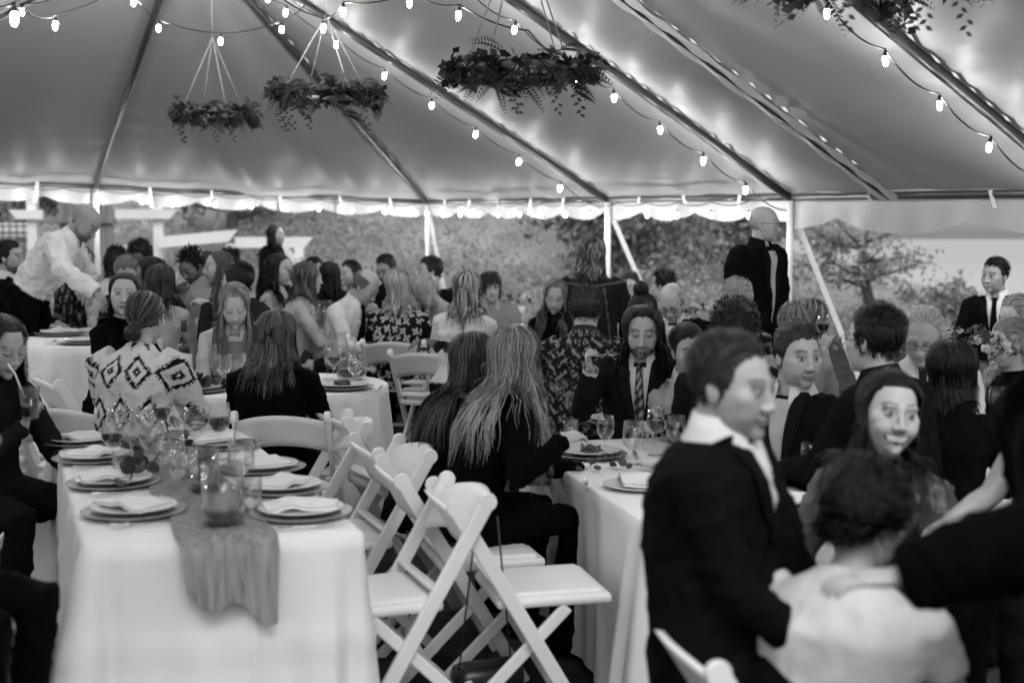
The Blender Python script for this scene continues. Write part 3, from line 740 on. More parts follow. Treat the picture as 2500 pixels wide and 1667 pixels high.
    if 'hi' in h:
        cl = np.sin(np.arctan2(P[:, 0], P[:, 1]) * 9 + sp['seed']) + np.sin(np.arctan2(P[:, 0], P[:, 1]) * 21 + P[:, 2] * 30) * .5 + rng.normal(size=n) * 1.0
        m = np.clip((cl - np.quantile(cl, 1 - h.get('hif', .45))) / .6 + .5, 0, 1); base = base * (1 - m) + h['hi'] * rng.uniform(.75, 1.1, n) * m
    grad = np.interp(np.linspace(0, 1, k), [0, 1], [h.get('root', 1.0), 1.0])
    tone = np.repeat((base[:, None] * grad[None, :]), 2, 1).reshape(-1)
    return Hc + (V * s) @ Rm.T, F, tone
def hair_cap(sp, G, GF, D, Hc, Rm, s):
    h = sp['hairdo']; m = hairline(G, h.get('rec', 0))
    th = .45 * h.get('cap', .01) * np.clip(m / .035, 0, 1)
    if h.get('bald'):
        keep = (G[:, 2] < .08) & (G[:, 1] < .03); m = np.where(keep, m, -1); th = th * .5
    top = h.get('captop', 0.0) * .75; th = th + top * np.clip((G[:, 2] - .06) / .05, 0, 1)
    th = th * (1 + .25 * wob(G, 60, sp['seed']))
    Vh = G + norm(G - np.array([0, -.015, .01])) * th[:, None]
    keepv = m > -.006
    F = [f for f in GF if keepv[f[0]] and keepv[f[1]] and keepv[f[2]] and keepv[f[3]]]
    return Hc + (Vh * s) @ Rm.T, F, sp['hair_tone'] * h.get('root', 1.0) * (.75 + .25 * wob(G, 120, 3))
def ball_hair(c, r, tone, seed, n=90):
    """coiled bun of ribbons round a core, local coordinates"""
    rng = np.random.default_rng(seed); Vs, Fs, T = [], [], []; k = 10
    for i in range(n):
        ax = norm(rng.normal(size=3)); b = norm(np.cross(ax, rng.normal(size=3))); e = np.cross(ax, b); a0 = rng.uniform(0, 6.28); rr = r * rng.uniform(.85, 1.12)
        tt = np.linspace(a0, a0 + rng.uniform(1.5, 3.2), k); P = np.array(c) + rr * (np.outer(np.cos(tt), b) + np.outer(np.sin(tt), e)) + ax * r * rng.uniform(-.3, .3)
        w = .004 * np.sin(np.linspace(.3, 2.9, k)); S = np.outer(w, ax)
        n0 = len(Vs) * 2 * k; Vs.append(np.stack([P - S, P + S], 1).reshape(-1, 3)); Fs += [(n0 + 2 * j, n0 + 2 * j + 1, n0 + 2 * j + 3, n0 + 2 * j + 2) for j in range(k - 1)]; T += [tone * rng.uniform(.5, 1.6)] * (2 * k)
    a = np.linspace(0, 2 * np.pi, 12, endpoint=False); core, cf = lathe([(r * .05, -r * .9), (r * .55, -r * .7), (r * .9, 0), (r * .55, r * .7), (r * .05, r * .9)], 12, True, True)
    n0 = sum(len(v) for v in Vs); Vs.append(core * .95 + np.array(c)); Fs += [tuple(j + n0 for j in f) for f in cf]; T += [tone * .7] * len(core)
    return np.concatenate(Vs), Fs, np.array(T)

# ---- remesh queue: all unions are evaluated together
REM = []
def remesh_later(V, F, voxel, cb, smooth=3): REM.append((V, F, voxel, cb, smooth))
def run_remesh():
    obs = []
    for V, F, vox, cb, sm in REM:
        o = bpy.data.objects.new('tmp', make_mesh('tmp', V, F)); COL.objects.link(o)
        m = o.modifiers.new('r', 'REMESH'); m.mode = 'VOXEL'; m.voxel_size = vox; m.use_smooth_shade = True
        if sm: k = o.modifiers.new('s', 'SMOOTH'); k.factor = .5; k.iterations = sm
        obs.append(o)
    dg = bpy.context.evaluated_depsgraph_get(); dg.update()
    res = []
    for o in obs:
        me = bpy.data.meshes.new_from_object(o.evaluated_get(dg)); nv = len(me.vertices)
        V = np.empty(nv * 3); me.vertices.foreach_get('co', V); V = V.reshape(-1, 3)
        N = np.empty(nv * 3); me.vertices.foreach_get('normal', N); N = N.reshape(-1, 3)
        F = np.empty(len(me.loops), np.int32); me.loops.foreach_get('vertex_index', F); F = F.reshape(-1, 4); res.append((V, N, F)); bpy.data.meshes.remove(me)
    for o in obs:
        d = o.data; bpy.data.objects.remove(o); bpy.data.meshes.remove(d)
    for (V, F, vox, cb, sm), r in zip(REM, res): cb(*r)
    REM.clear()

def ik(S, T, a, b, pole):
    S, T = np.asarray(S, float), np.asarray(T, float); d = T - S; L = np.linalg.norm(d); Lm = (a + b) * .985
    if L > Lm: T = S + d * (Lm / L); d = T - S; L = Lm
    d = d / L; x = (a * a - b * b + L * L) / (2 * L); y = math.sqrt(max(a * a - x * x, 1e-5))
    p = np.asarray(pole, float); p = p - d * np.dot(p, d); p = p / (np.linalg.norm(p) + 1e-9)
    return S + d * x + p * y, T
def hand_parts(W, d, nrm, side, curl=.5, s=1.0, spread=1.0):
    """palm and five fingers; d: direction of the hand, nrm: back of the hand, side: direction of the thumb"""
    d = norm(d); nrm = norm(nrm - d * np.dot(nrm, d)); sd = norm(np.cross(d, nrm)); sd = sd if np.dot(sd, side) > 0 else -sd
    out = [tube([W - d * .02 * s, W + d * .025 * s, W + d * .055 * s, W + d * .088 * s], np.array([(.026, .021), (.033, .017), (.039, .016), (.037, .012)]) * s, 10, up=nrm)]
    for i, (o, L) in enumerate(((.028, .072), (.009, .08), (-.01, .075), (-.028, .06))):
        p = W + d * .08 * s + sd * o * s; v = norm(d + sd * o * 2.5 * spread); c = curl * (.8 + .12 * i); pts = [p - d * .015 * s, p]; a = c * .5
        for seg in (.45, .32, .25):
            dirv = v * math.cos(a) - nrm * math.sin(a); p = p + dirv * L * seg * s; pts.append(p); a += c * .9
        out.append(tube(pts, np.array([.0088, .009, .0082, .0074, .005]) * s, 7))
    p = W + d * .025 * s + sd * .028 * s; v = norm(d * .75 + sd * .75 - nrm * .25)
    out.append(tube([p - v * .015, p, p + v * .032 * s, p + norm(v + d * .5) * .058 * s], np.array([.012, .012, .0098, .0065]) * s, 7))
    return out
PEOPLE = []
def person(label, cx, top, bot, Y, yaw, **k):
    sp = dict(skin=.42, hair_tone=.05, seed=len(PEOPLE) * 13 + 5, tyaw=None, pitch=0, roll=0, lean=8, side=0, pose='sit', s=1.0, sex='m',
              top_tone=.3, leg_tone=.02, vox=None, sleeve=1.0, pattern=None, arms=None, hairdo=None, collar=None, tie=None, lapel=None, head={}, shoulders=1.0, satin=False, neckline=0, torso=1.0)
    sp.update(k); sp['label'] = label
    if sp.get('smile', 0) > .5: sp['head'] = dict(sp['head'], smile=1.0)
    if sp['sex'] == 'f': sp['head'] = dict(dict(fem=1.0, jaw=.88, w=.97, nose=.9), **sp['head'])
    PEOPLE.append(sp)
    s = sp['s']; near = Y < 7.9; rng = np.random.default_rng(sp['seed'])
    if Y > 7.3 and sp['pose'] == 'sit': sp['roll'] += rng.normal() * 5; sp['lean'] += rng.normal() * 5; sp['side'] += rng.normal() * 4
    tilt = 1.0
    Hc = at(cx, (top + bot) / 2, Y); Rm = rotm(yaw, sp['pitch'], sp['roll'])
    ty = yaw if sp['tyaw'] is None else sp['tyaw']; Rt = rotm(ty); f, u = Rt[:, 1], np.array([0, 0, 1.0]); r = Rt[:, 0]
    le = R(sp['lean']); spine = norm(u * math.cos(le) + f * math.sin(le) + r * math.sin(R(sp['side'])))
    hb = Hc + Rm @ np.array([0, -.028, -.075]) * s                      # where the neck meets the skull
    Nb = hb - norm(u + f * (.35 + .7 * math.sin(le)) + spine * .6) * (.056 if sp['sex'] == 'm' else .068) * sp.get('neck', 1.0) * s     # base of the neck
    tl = .5 * s * sp['torso']; Pel = Nb - spine * tl
    yv = norm(f - spine * np.dot(f, spine)); xv = np.cross(yv, spine)      # torso frame: x right hand, y forward, z spine
    TF = np.stack([xv, yv, spine], 1)
    g = gz(Pel[0], Pel[1]) if Pel[1] > 0 else 0
    base = (Pel[0], Pel[1], g)
    E = empty('person', base, label, 'person'); sp['E'] = E; sp['base'] = base
    sw = (.178 if sp['sex'] == 'm' else .152) * s * sp['shoulders']; bw_ = sp['shoulders']
    # ---- torso union
    if sp['sex'] == 'm': prof = [(-.14, .16, .125), (0, .17, .128), (.25, .17, .13), (.5, .178, .132), (.72, .188, .13), (.86, .178, .112), (.95, .122, .085), (1.0, .085, .07), (1.05, .066, .064)]
    else: prof = [(-.14, .17, .125), (0, .175, .128), (.25, .14, .102), (.45, .138, .1), (.68, .158, .122), (.84, .15, .098), (.94, .102, .076), (1.0, .068, .06), (1.04, .055, .056)]
    if sp['neckline'] or sp['lapel'] is not None: prof = prof[:-2] + [(.965, .1, .074)]
    n = 22; ang = np.linspace(0, 2 * np.pi, n, endpoint=False); V = []
    for t, w, d in prof:
        c = Pel + spine * tl * t + yv * (.012 * math.sin(math.pi * min(max(t, 0), 1)) * -1)
        V.append(c + np.outer(np.cos(ang) * np.abs(np.cos(ang)) ** -.12 * w * s * bw_, xv) + np.outer(np.sin(ang) * d * s * (bw_ * .5 + .5), yv))
    F = grid_faces(len(prof), n, True); F = [fx[::-1] for fx in F] + [tuple(range(n - 1, -1, -1))[::-1], tuple(range((len(prof) - 1) * n, len(prof) * n))[::-1]]
    parts = [(np.concatenate(V), F)]; skin_parts = []; hand_list = []
    arms = dict(L=None, R=None); arms.update(sp['arms'] or {})
    capsules = []
    for sd, key in ((1, 'R'), (-1, 'L')):
        S = Nb + TF @ np.array([sd * sw, -.005, -.075 * s])
        a = arms[key]
        if a is None: a = (sd * .1, .34, -.36) if sp['pose'] == 'sit' else (sd * .24, .05, -.6)
        opt = a[3] if len(a) > 3 else {}
        T = np.asarray(a[:3], float); T = T if opt.get('world') else Nb + Rt @ (T * np.array([1, 1, 1]) * s)
        pole = opt.get('pole'); pole = (Rt @ np.asarray(pole, float)) if pole is not None else (r * sd * .55 - f * .35 - u * .7)
        el, W = ik(S, T, .285 * s, .255 * s, pole)
        rs = (1.0 if sp['sex'] == 'm' else .84) * s; sl = sp['sleeve']
        P = np.array([S - spine * .0 + xv * -sd * .05 + spine * .01, S, S * .5 + el * .5, el, el * .55 + W * .45, W]); rad = np.array([.064, .063, .058, .051, .046, .038]) * rs
        if sl > .99: parts.append(tube(P, rad * sp.get('puff', 1.0), 12)); skin_parts.append(tube([S * .8 + Nb * .2, S, el, el * .3 + W * .7, W], np.array([.03, .036, .033, .028, .026]) * rs, 8, caps=True))
        elif sl > .6: parts.append(tube(np.concatenate([P[:4], [el * .5 + W * .5]]), np.append(rad[:4], .045 * rs), 12)); skin_parts.append(tube([el, el * .5 + W * .5, W], np.array([.038, .036, .026]) * rs, 9))
        elif sl > .2: parts.append(tube(P[:3], rad[:3] * 1.05, 12)); skin_parts.append(tube([S, S * .5 + el * .5, el, el * .55 + W * .45, W], np.array([.045, .043, .037, .036, .026]) * rs, 9))
        else: skin_parts.append(tube([S * .9 + Nb * .1, S, S * .5 + el * .5, el, el * .55 + W * .45, W], np.array([.04, .05, .042, .036, .034, .025]) * rs, 10))
        fd = norm(W - el)
        if sp['collar'] is not None and sl > .99 and Y < 9:
            cu = tube([W - fd * .045, W - fd * .02, W + fd * .012], np.array([.033, .036, .037]) * rs * sp.get('puff', 1.0), 12, caps=False); add('cuff', cu[0], cu[1], M['cloth'], E, tone=np.full(len(cu[0]), .66), base=base)
        hd = opt.get('dir'); hd = norm(Rt @ np.asarray(hd, float)) if hd is not None else norm(fd + f * .3 - u * .1)
        hn = Rt @ np.asarray(opt.get('back', (sd * .25, .1, 1.0)), float)
        hp_ = hand_parts(W, hd, hn, -r * sd + u * .1 if 'thumb' not in opt else Rt @ np.asarray(opt['thumb'], float), opt.get('curl', .55), s * (1.0 if sp['sex'] == 'm' else .9))
        hand_list.append((merge(*hp_, tube([W - fd * .05, W + hd * .01], np.array([.026, .026]) * rs, 9)), opt.get('fine', False)))
        sp['wrist' + key] = W; sp['hand' + key] = W + hd * .08 * s; capsules.append((S, el, .05 * rs, .04 * rs))
    # ---- legs
    for sd in (1, -1):
        hip = Pel + xv * sd * .085 * s
        if sp['pose'] == 'sit':
            kn = hip + f * .4 * s + r * sd * .05 + u * .01; kn[2] = max(kn[2] - .03, g + .4); an = np.array([kn[0], kn[1], g + .06]) - f * .06
            parts.append(tube([hip - f * .06, hip * .5 + kn * .5, kn, kn * .5 + an * .5, an], np.array([.1, .085, .066, .055, .045]) * s, 10))
        else:
            an = np.array([hip[0], hip[1], g + .06]) + r * sd * .05; kn = hip * .5 + an * .5 + f * .02
            parts.append(tube([hip + u * .05, hip * .5 + kn * .5, kn, kn * .5 + an * .5, an], np.array([.105, .09, .068, .06, .05]) * s, 10))
        ft = merge(tube([an - f * .06 - u * .02, an + f * .02 - u * .02, an + f * .12 - u * .04, an + f * .18 - u * .045], np.array([(.035, .035), (.042, .045), (.042, .028), (.022, .014)]), 9, up=u))
        parts.append(ft)
    for ex in sp.get('extra', []): parts.append(ex(Nb, TF, Rt, s))
    GV, GF = merge(*parts)
    vox = sp['vox'] or (.012 if Y < 6.5 else (.015 if Y < 8.6 else .019))
    def done(V, N, F):
        L = (V - Nb) @ TF; x, y, z = L[:, 0], L[:, 1], L[:, 2]
        lo = sp.get('loose', 1.0); w1 = wob(V * np.array([1, 1, .55]), 24, sp['seed']); w2 = wob(V @ np.array([[.8, .2, .5], [-.3, .9, .2], [-.5, 0, .85]]), 34, sp['seed'] + 4)
        wr = lo * (.004 * wob(V, 11, sp['seed'] + 2) + .008 * np.clip(1 - np.abs(w1) * 2.2, 0, 1) ** 2 + .006 * np.clip(1 - np.abs(w2) * 2.0, 0, 1) ** 2 - .002) * np.clip((.02 - z) / .12, .15, 1)
        V2 = V + N * (wr * (1 if not sp['satin'] else 1.6))[:, None]
        tone = np.full(len(V), float(sp['top_tone'])) * (1 + .06 * wob(V, 40, 1))
        legm = ((z < -tl * .97) | ((y > .13 * s) & (z < -tl * .74) & (np.abs(x) < .2 * s) & (z < -tl * .74 - .05 * np.clip((.2 - y) / .1, 0, 1)))) if not sp.get('belt') else (z < -sp['belt'])
        if sp['leg_tone'] is not None: tone = np.where(legm, sp['leg_tone'], tone)
        if sp['pattern'] is not None: tone = sp['pattern'](x / s, y / s, z / s, tone)
        add(sp.get('garment', 'clothes'), V2, F, M['satin'] if sp['satin'] else M['cloth'], E, tone=tone, base=base)
        if sp['lapel'] or sp['collar'] or sp['tie']: front_details(sp, V2, F, Nb, TF, Rt, s, E, base)
    remesh_later(GV, GF, vox, done, 3 if Y > 5 else 4)
    # ---- body: head, neck, upper chest, forearms, hands in one mesh
    G, GFc, D = head_grid(sp['head'], *((100, 76) if Y < 7.7 and abs(yaw) < 100 else ((56, 42) if near or abs(yaw) < 60 else (40, 30))))
    ht = face_tone(G, sp)
    if sp.get('warp'): G = sp['warp'](G)
    bparts = [(Hc + (G * s) @ Rm.T, GFc, ht)]
    ear = lathe([(.003, -.03), (.011, -.02), (.015, .0), (.014, .016), (.004, .03)], 10, True, True)
    for sd in (-1, 1):
        E_ = ear[0] * np.array([.34, .95, .88]); E_[:, 1] += -.1 * E_[:, 2]; E_ = E_ + np.array([sd * .0715 * sp['head'].get('w', 1), -.012, -.012]); E_[:, 0] += sd * np.maximum(-E_[:, 1] - .01, 0) * .5
        bparts.append((Hc + (E_ * s) @ Rm.T, ear[1], np.full(len(E_), sp['skin'] * .92)))
    nk = (.058 if sp['sex'] == 'm' else .047) * s
    fr = norm(Rm[:, 1] + yv)
    nrings = [(hb + Rm[:, 2] * .035 * s, nk * .95), (hb - Rm[:, 2] * .01 + fr * .004, nk), (hb * .5 + Nb * .5, nk * 1.0), (Nb + spine * .01, nk * 1.15), (Nb - spine * .03 * s, nk * 1.7), (Nb - spine * .085 * s, .13 * s * bw_), (Nb - spine * .2 * s, .145 * s * bw_), (Nb - spine * .34 * s, .12 * s * bw_)]
    Vn = []
    for i, (c, rr) in enumerate(nrings):
        dy = rr if i < 4 else min(rr * .66, .088 * s)
        Vn.append(c + np.outer(np.cos(ang) * rr, xv) + np.outer(np.sin(ang) * dy, yv))
    bparts.append((np.concatenate(Vn), [fx[::-1] for fx in grid_faces(len(nrings), n, True)], np.full(len(nrings) * n, sp['skin'] * .97)))
    for q in skin_parts: bparts.append((q[0], q[1], np.full(len(q[0]), sp['skin'] * .95)))
    fine = [h for h, fi in hand_list if fi]
    for h, fi in hand_list:
        if not fi: bparts.append((h[0], h[1], np.full(len(h[0]), sp['skin'] * .95)))
    def body_done(extra=()):
        bp = bparts + list(extra); V_, F_ = merge(*[(a, b) for a, b, c in bp]); add('body', V_, F_, M['skin'], E, tone=np.concatenate([c for a, b, c in bp]), base=base)
    if fine:
        hv, hf = merge(*fine); remesh_later(hv, hf, .0048, lambda V, N, F: body_done([(V, F, np.full(len(V), sp['skin'] * .95))]), 2)
    else: body_done()
    # ---- hair
    if sp['hairdo']:
        h = sp['hairdo']; Ri = Rm.T / s
        tol = lambda q: Ri @ (np.asarray(q) - Hc)
        body = [(tol(hb), tol(Nb), nk / s, nk * 1.2 / s), (tol(Nb + TF @ np.array([-sw, -.005, -.07 * s])), tol(Nb + TF @ np.array([sw, -.005, -.07 * s])), .072, .072),
                (tol(Nb + TF @ np.array([-.06 * s, 0, -.14 * s])), tol(Nb + TF @ np.array([-.06 * s, 0, -.42 * s])), .128, .12), (tol(Nb + TF @ np.array([.06 * s, 0, -.14 * s])), tol(Nb + TF @ np.array([.06 * s, 0, -.42 * s])), .128, .12)]
        hs = []
        if h.get('capon', True): hs.append(hair_cap(sp, G, GFc, D, Hc, Rm, s))
        if h['len'] > 0: hs.append(strands(sp, Hc, Rm, s, body if h['len'] > .16 else [], near, Y))
        for (c, rr, tn) in h.get('buns', []):
            v, fc, t = ball_hair(c, rr, tn, sp['seed']); hs.append((Hc + (v * s) @ Rm.T, fc, t))
        for sub in h.get('more', []):
            s2 = dict(sp); s2['hairdo'] = dict(h, **sub); s2['seed'] += 3; s2['hairdo'].pop('more', None)
            hs.append(strands(s2, Hc, Rm, s, body, near))
        V_, F_ = merge(*[(a, b) for a, b, c in hs]); add('hair', V_, F_, M['hair'], E, tone=np.concatenate([c for a, b, c in hs]), base=base)
    if sp.get('beard_len'):
        rg = np.random.default_rng(9); P = G[(G[:, 2] < -.05) & (G[:, 1] > -.02) & (np.abs(G[:, 2] + .069) > .009)]; P = P[rg.integers(0, len(P), 260)] + rg.normal(size=(260, 3)) * .003
        q = P + norm(P * np.array([1, .8, .6]) + np.array([0, .0, -.06])) * sp['beard_len'] * rg.uniform(.5, 1.2, (260, 1)); sd = norm(np.cross(q - P, rg.normal(size=(260, 3)))) * .0022
        V_ = np.stack([P - sd, P + sd, q], 1).reshape(-1, 3); add('beard', Hc + (V_ * s) @ Rm.T, [(3 * i, 3 * i + 1, 3 * i + 2) for i in range(260)], M['hair'], E, tone=np.repeat(sp.get('beard_tone', .1) * rg.uniform(.6, 1.4, 260), 3), base=base)
    if sp.get('glasses'):
        gm = M['black'] if sp['glasses'] == 'dark' else M['silver']; ps = []
        a = np.linspace(0, 2 * np.pi, 18)
        for sd in (-1, 1):
            ring = np.stack([sd * .032 + .023 * np.cos(a), .101 + 0 * a - .004 * np.cos(a) * sd, -.001 + .0165 * np.sin(a)], 1); ps.append(tube(ring, .0016, 5, caps=False))
            ps.append(tube([(sd * .055, .098, .006), (sd * .074, .05, .006), (sd * .0785, -.01, .006), (sd * .076, -.035, -.014)], .0018, 5))
        ps.append(tube([(-.01, .104, .002), (0, .107, .005), (.01, .104, .002)], .0016, 5))
        v, fc = merge(*ps); go = add('glasses', Hc + (v * s) @ Rm.T, fc, gm, E, base=base)
    sp.update(Hc=Hc, Rm=Rm, Nb=Nb, TF=TF, Rt=Rt, Pel=Pel)
    return sp
def front_details(sp, V, F, Nb, TF, Rt, s, E, base):
    bvh = BVHTree.FromPolygons(V.tolist(), F.tolist()); yv = TF[:, 1]
    def proj(x, z, off):
        o = Nb + TF @ np.array([x * s, .35, z * s]); hit = bvh.ray_cast(Vector(o), Vector(-yv), .6)
        p = np.array(hit[0]) if hit[0] is not None and np.dot(np.array(hit[0]) - Nb, yv) > -.02 else Nb + TF @ np.array([x * s, .05, z * s])
        return p + yv * off
    def strip(fn, n, m, off, name, mt, tone, th=.004):
        A = np.array([proj(*fn(i / (n - 1), j / (m - 1)), off + th) for i in range(n) for j in range(m)]); B = A - yv * (th * 1.6)
        Fa = grid_faces(n, m); V_ = np.concatenate([A, B]); k = n * m
        Fb = [tuple(q + k for q in f[::-1]) for f in Fa]
        edge = [(i * m, (i + 1) * m) for i in range(n - 1)] + [((i + 1) * m + m - 1, i * m + m - 1) for i in range(n - 1)] + [(j + 1, j) for j in range(m - 1)] + [((n - 1) * m + j, (n - 1) * m + j + 1) for j in range(m - 1)]
        Fe = [(a, b, b + k, a + k) for a, b in edge]
        add(name, V_, Fa + Fb + Fe, mt, E, tone=np.full(2 * k, tone) if not callable(tone) else np.array([tone(i / (n - 1), j / (m - 1)) for _ in (0, 1) for i in range(n) for j in range(m)]), base=base)
    vb = sp.get('vbot', .36); hw = lambda f: (.052 * (1 - f) ** .8 + .004) * sp.get('vw', 1.0)
    if sp['lapel'] is not None or sp['collar'] is not None:
        ct = sp['collar'] if sp['collar'] is not None else .62
        if sp['lapel'] is not None:
            strip(lambda a, b: ((b - .5) * 2 * hw(a) * 1.15, -.01 - a * vb), 14, 7, .001, 'shirt_front', M['cloth'], sp.get('shirt', ct))
            for sd in (-1, 1):
                strip(lambda a, b, sd=sd: (sd * (hw(a) + b * (.05 * math.sin(math.pi * min(1, a * .75 + .28)) + .004)), -.0 - a * (vb + .02) + b * .0), 16, 4, .008, 'lapel', M['cloth'], sp['lapel'] * 1.1, .006)
        n = 20; a = np.linspace(-2.75, 2.75, n) ; rows = []
        for rr, zz, fo in ((.06, .046, .004), (.066, .048, .0), (.078, .012, .01), (.1, -.03, .006)):
            rr = rr * (1 if sp['sex'] == 'm' else .9)
            rows.append(np.stack([rr * np.sin(a) * 1.02, -rr * np.cos(a) * .98 + fo * (np.abs(a) > 2) + .008, zz - .022 * (np.abs(a) / 2.75) ** 2 - .014 * (np.abs(a) > 2.5) * (zz < .02)], 1))
        if sp['lapel'] is not None:
            b_ = np.linspace(0, 2 * np.pi, 24, endpoint=False); yr = []
            for rr, zz in ((.056, .03), (.062, .004), (.088, -.028), (.112, -.05)): yr.append(np.stack([rr * np.sin(b_), .01 + rr * np.cos(b_) * .85, zz - .016 * np.cos(b_)], 1))
            Vy = np.concatenate(yr); add('shirt_yoke', Nb + (Vy * s) @ TF.T, grid_faces(4, 24, True), M['cloth'] if sp['tie'] is not None else M['skin'], E, tone=np.full(len(Vy), ct if sp['tie'] is not None else sp['skin'] * .95), base=base)
        Vc = np.concatenate(rows); Fc = grid_faces(4, n); add('collar', Nb + (Vc * s) @ TF.T, Fc, M['cloth'], E, tone=np.full(len(Vc), ct), base=base)
    if sp['tie'] is not None:
        tw = lambda f: (.02 - .06 * f if f < .1 else .012 + .022 * min(1, f * 1.3))
        tl_ = sp.get('tie_len', .44)
        strip(lambda a, b: ((b - .5) * 2 * tw(a), -.012 - a * tl_), 18, 4, .007, 'tie', M['cloth'], sp['tie'] if callable(sp['tie']) else (lambda a, b: sp['tie']), .006)
# ------------------------------------------------------------------ folding chairs
def _chair_meshes():
    out = {}
    up = lambda z: -.27 + (.80 - z) * .5875
    def bar(p, q, w, t): return beam(p, q, t, w, .006, up=(0, 1, .4))
    for sd in (-1, 1):
        V, F = bar((sd * .215, up(.79), .79), (sd * .205, up(0), 0), .05, .024)
        c = lathe([(.001, -.013), (.028, -.013), (.031, 0), (.028, .013), (.001, .013)], 14, True, True)[0]; c = c[:, [2, 0, 1]]; c = c + np.array([sd * .215, up(.785), .785])
        out['upright%d' % sd] = merge((V, F), (c, lathe([(.001, -.013), (.028, -.013), (.031, 0), (.028, .013), (.001, .013)], 14, True, True)[1]))
        out['rear%d' % sd] = bar((sd * .185, .13, .425), (sd * .185, -.30, 0), .042, .022)
    n, m = 15, 6; V = []
    for off in (0, -.02):
        for i in range(n):
            u = -1 + 2 * i / (n - 1)
            for j in range(m):
                v = j / (m - 1); z = (.615 + .035 * (1 - u * u)) * (1 - v) + (.765 + .035 * (1 - u * u)) * v
                V.append((u * .205, up(z) - .035 * (1 - u * u) + off + .004 * math.sin(v * 3.14), z))
    Fa = grid_faces(n, m); k = n * m; Fb = [tuple(q + k for q in f[::-1]) for f in Fa]
    edge = [(i * m, (i + 1) * m) for i in range(n - 1)] + [((i + 1) * m + m - 1, i * m + m - 1) for i in range(n - 1)]
    out['back'] = (np.array(V), Fa + Fb + [(a, b, b + k, a + k) for a, b in edge])
    V, F = box((0, .085, .447), .40, .40, .034, 0, .012); V2, F2 = box((0, .085, .468), .345, .345, .02, 0, .009); out['seat'] = merge((V, F), (V2, F2))
    out['stretch_f'] = bar((-.19, up(.17), .17), (.19, up(.17), .17), .03, .018); out['stretch_r'] = bar((-.17, -.18, .12), (.17, -.18, .12), .03, .018)
    out['lower_rail'] = bar((-.2, up(.5), .5), (.2, up(.5), .5), .05, .018)
    res = {}
    for k_, (V, F) in out.items(): me = make_mesh(k_, V, F, smooth=k_ == 'back'); me.materials.append(M['white_resin']); res[k_] = me
    return res
CH = _chair_meshes()
def chair(x, y, yaw, label, z=None):
    c = empty('folding_chair', (x, y, gz(x, y) if z is None else z), label, 'chair', 'white folding chairs', R(yaw + 180))
    for k_, nm in (('seat', 'seat'), ('back', 'backrest'), ('upright-1', 'leg'), ('upright1', 'leg'), ('rear-1', 'leg'), ('rear1', 'leg'), ('stretch_f', 'stretcher'), ('stretch_r', 'stretcher'), ('lower_rail', 'back_rail')): inst(nm, CH[k_], (0, 0, 0), c)
    return c
chair(-.40, 4.33, -69, 'nearest white folding chair pulled up to the right side of the near table')
chair(-.64, 5.13, -69, 'second white folding chair along the right side of the near table')
chair(-.95, 5.78, -72, 'third white folding chair along the near table, by the black velvet dress')
chair(.02, 4.5, 103, 'empty white folding chair with its seat toward the blonde woman table')
chair(-.2, 4.92, 105, 'white folding chair between the empty chair and the strap chair')
chair(-.36, 5.45, 110, 'white folding chair back to back with the near table chairs, dark strap over it')
chair(-.62, 6.25, 118, 'white folding chair behind the dark strap chair beside the round table')
chair(-1.05, 6.2, 178, 'white folding chair holding the woman in the black velvet dress')
chair(-2.0, 6.1, 168, 'white folding chair holding the woman in the patterned shawl')
chair(-2.22, 6.95, 125, 'white folding chair under the dark haired woman in black')
chair(-2.5, 6.55, 145, 'white folding chair at the left edge behind the straw drinking woman')
chair(-.78, 9.2, 172, 'white folding chair holding the woman in the flower print top')
chair(-.52, 8.7, 165, 'empty white folding chair in front of the flower print woman')
chair(-1.66, 3.72, 111, 'white folding chair cut by the bottom left corner')
chair(.66, 2.98, 100, 'white folding chair under the near man in the dark suit')
chair(-2.95, 9.2, 195, 'white folding chair behind the small table beside the server')
chair(-2.62, 9.3, 170, 'white folding chair at the far side of the small table')
chair(-2.95, 7.3, 160, 'white folding chair left of the small cloth table')
# dark bag hanging by its strap from the near chair, with its strap
bg_ = at(1190, 1640, 4.55); b0 = (bg_[0], bg_[1], gz(bg_[0], bg_[1]))
bag = empty('shoulder_bag', b0, 'black shoulder bag on the grass, strap hung over the nearest chair', 'bag')
V, F = box((b0[0], b0[1], b0[2] + .08), .26, .14, .16, .4, .04); add('pouch', V, F, M['black'], bag, base=b0)
for x0, y0, x1, y1 in ((1168, 1230, 1120, 1640), (1214, 1260, 1250, 1640)):
    V, F = tube([at(x0, y0, 4.42), at(x0 * .6 + x1 * .4, y0 * .6 + y1 * .4, 4.40), at(x1, y1, 4.5)], [.009, .009, .009], 6, flat=.4); add('strap', V, F, M['black'], bag, base=b0)

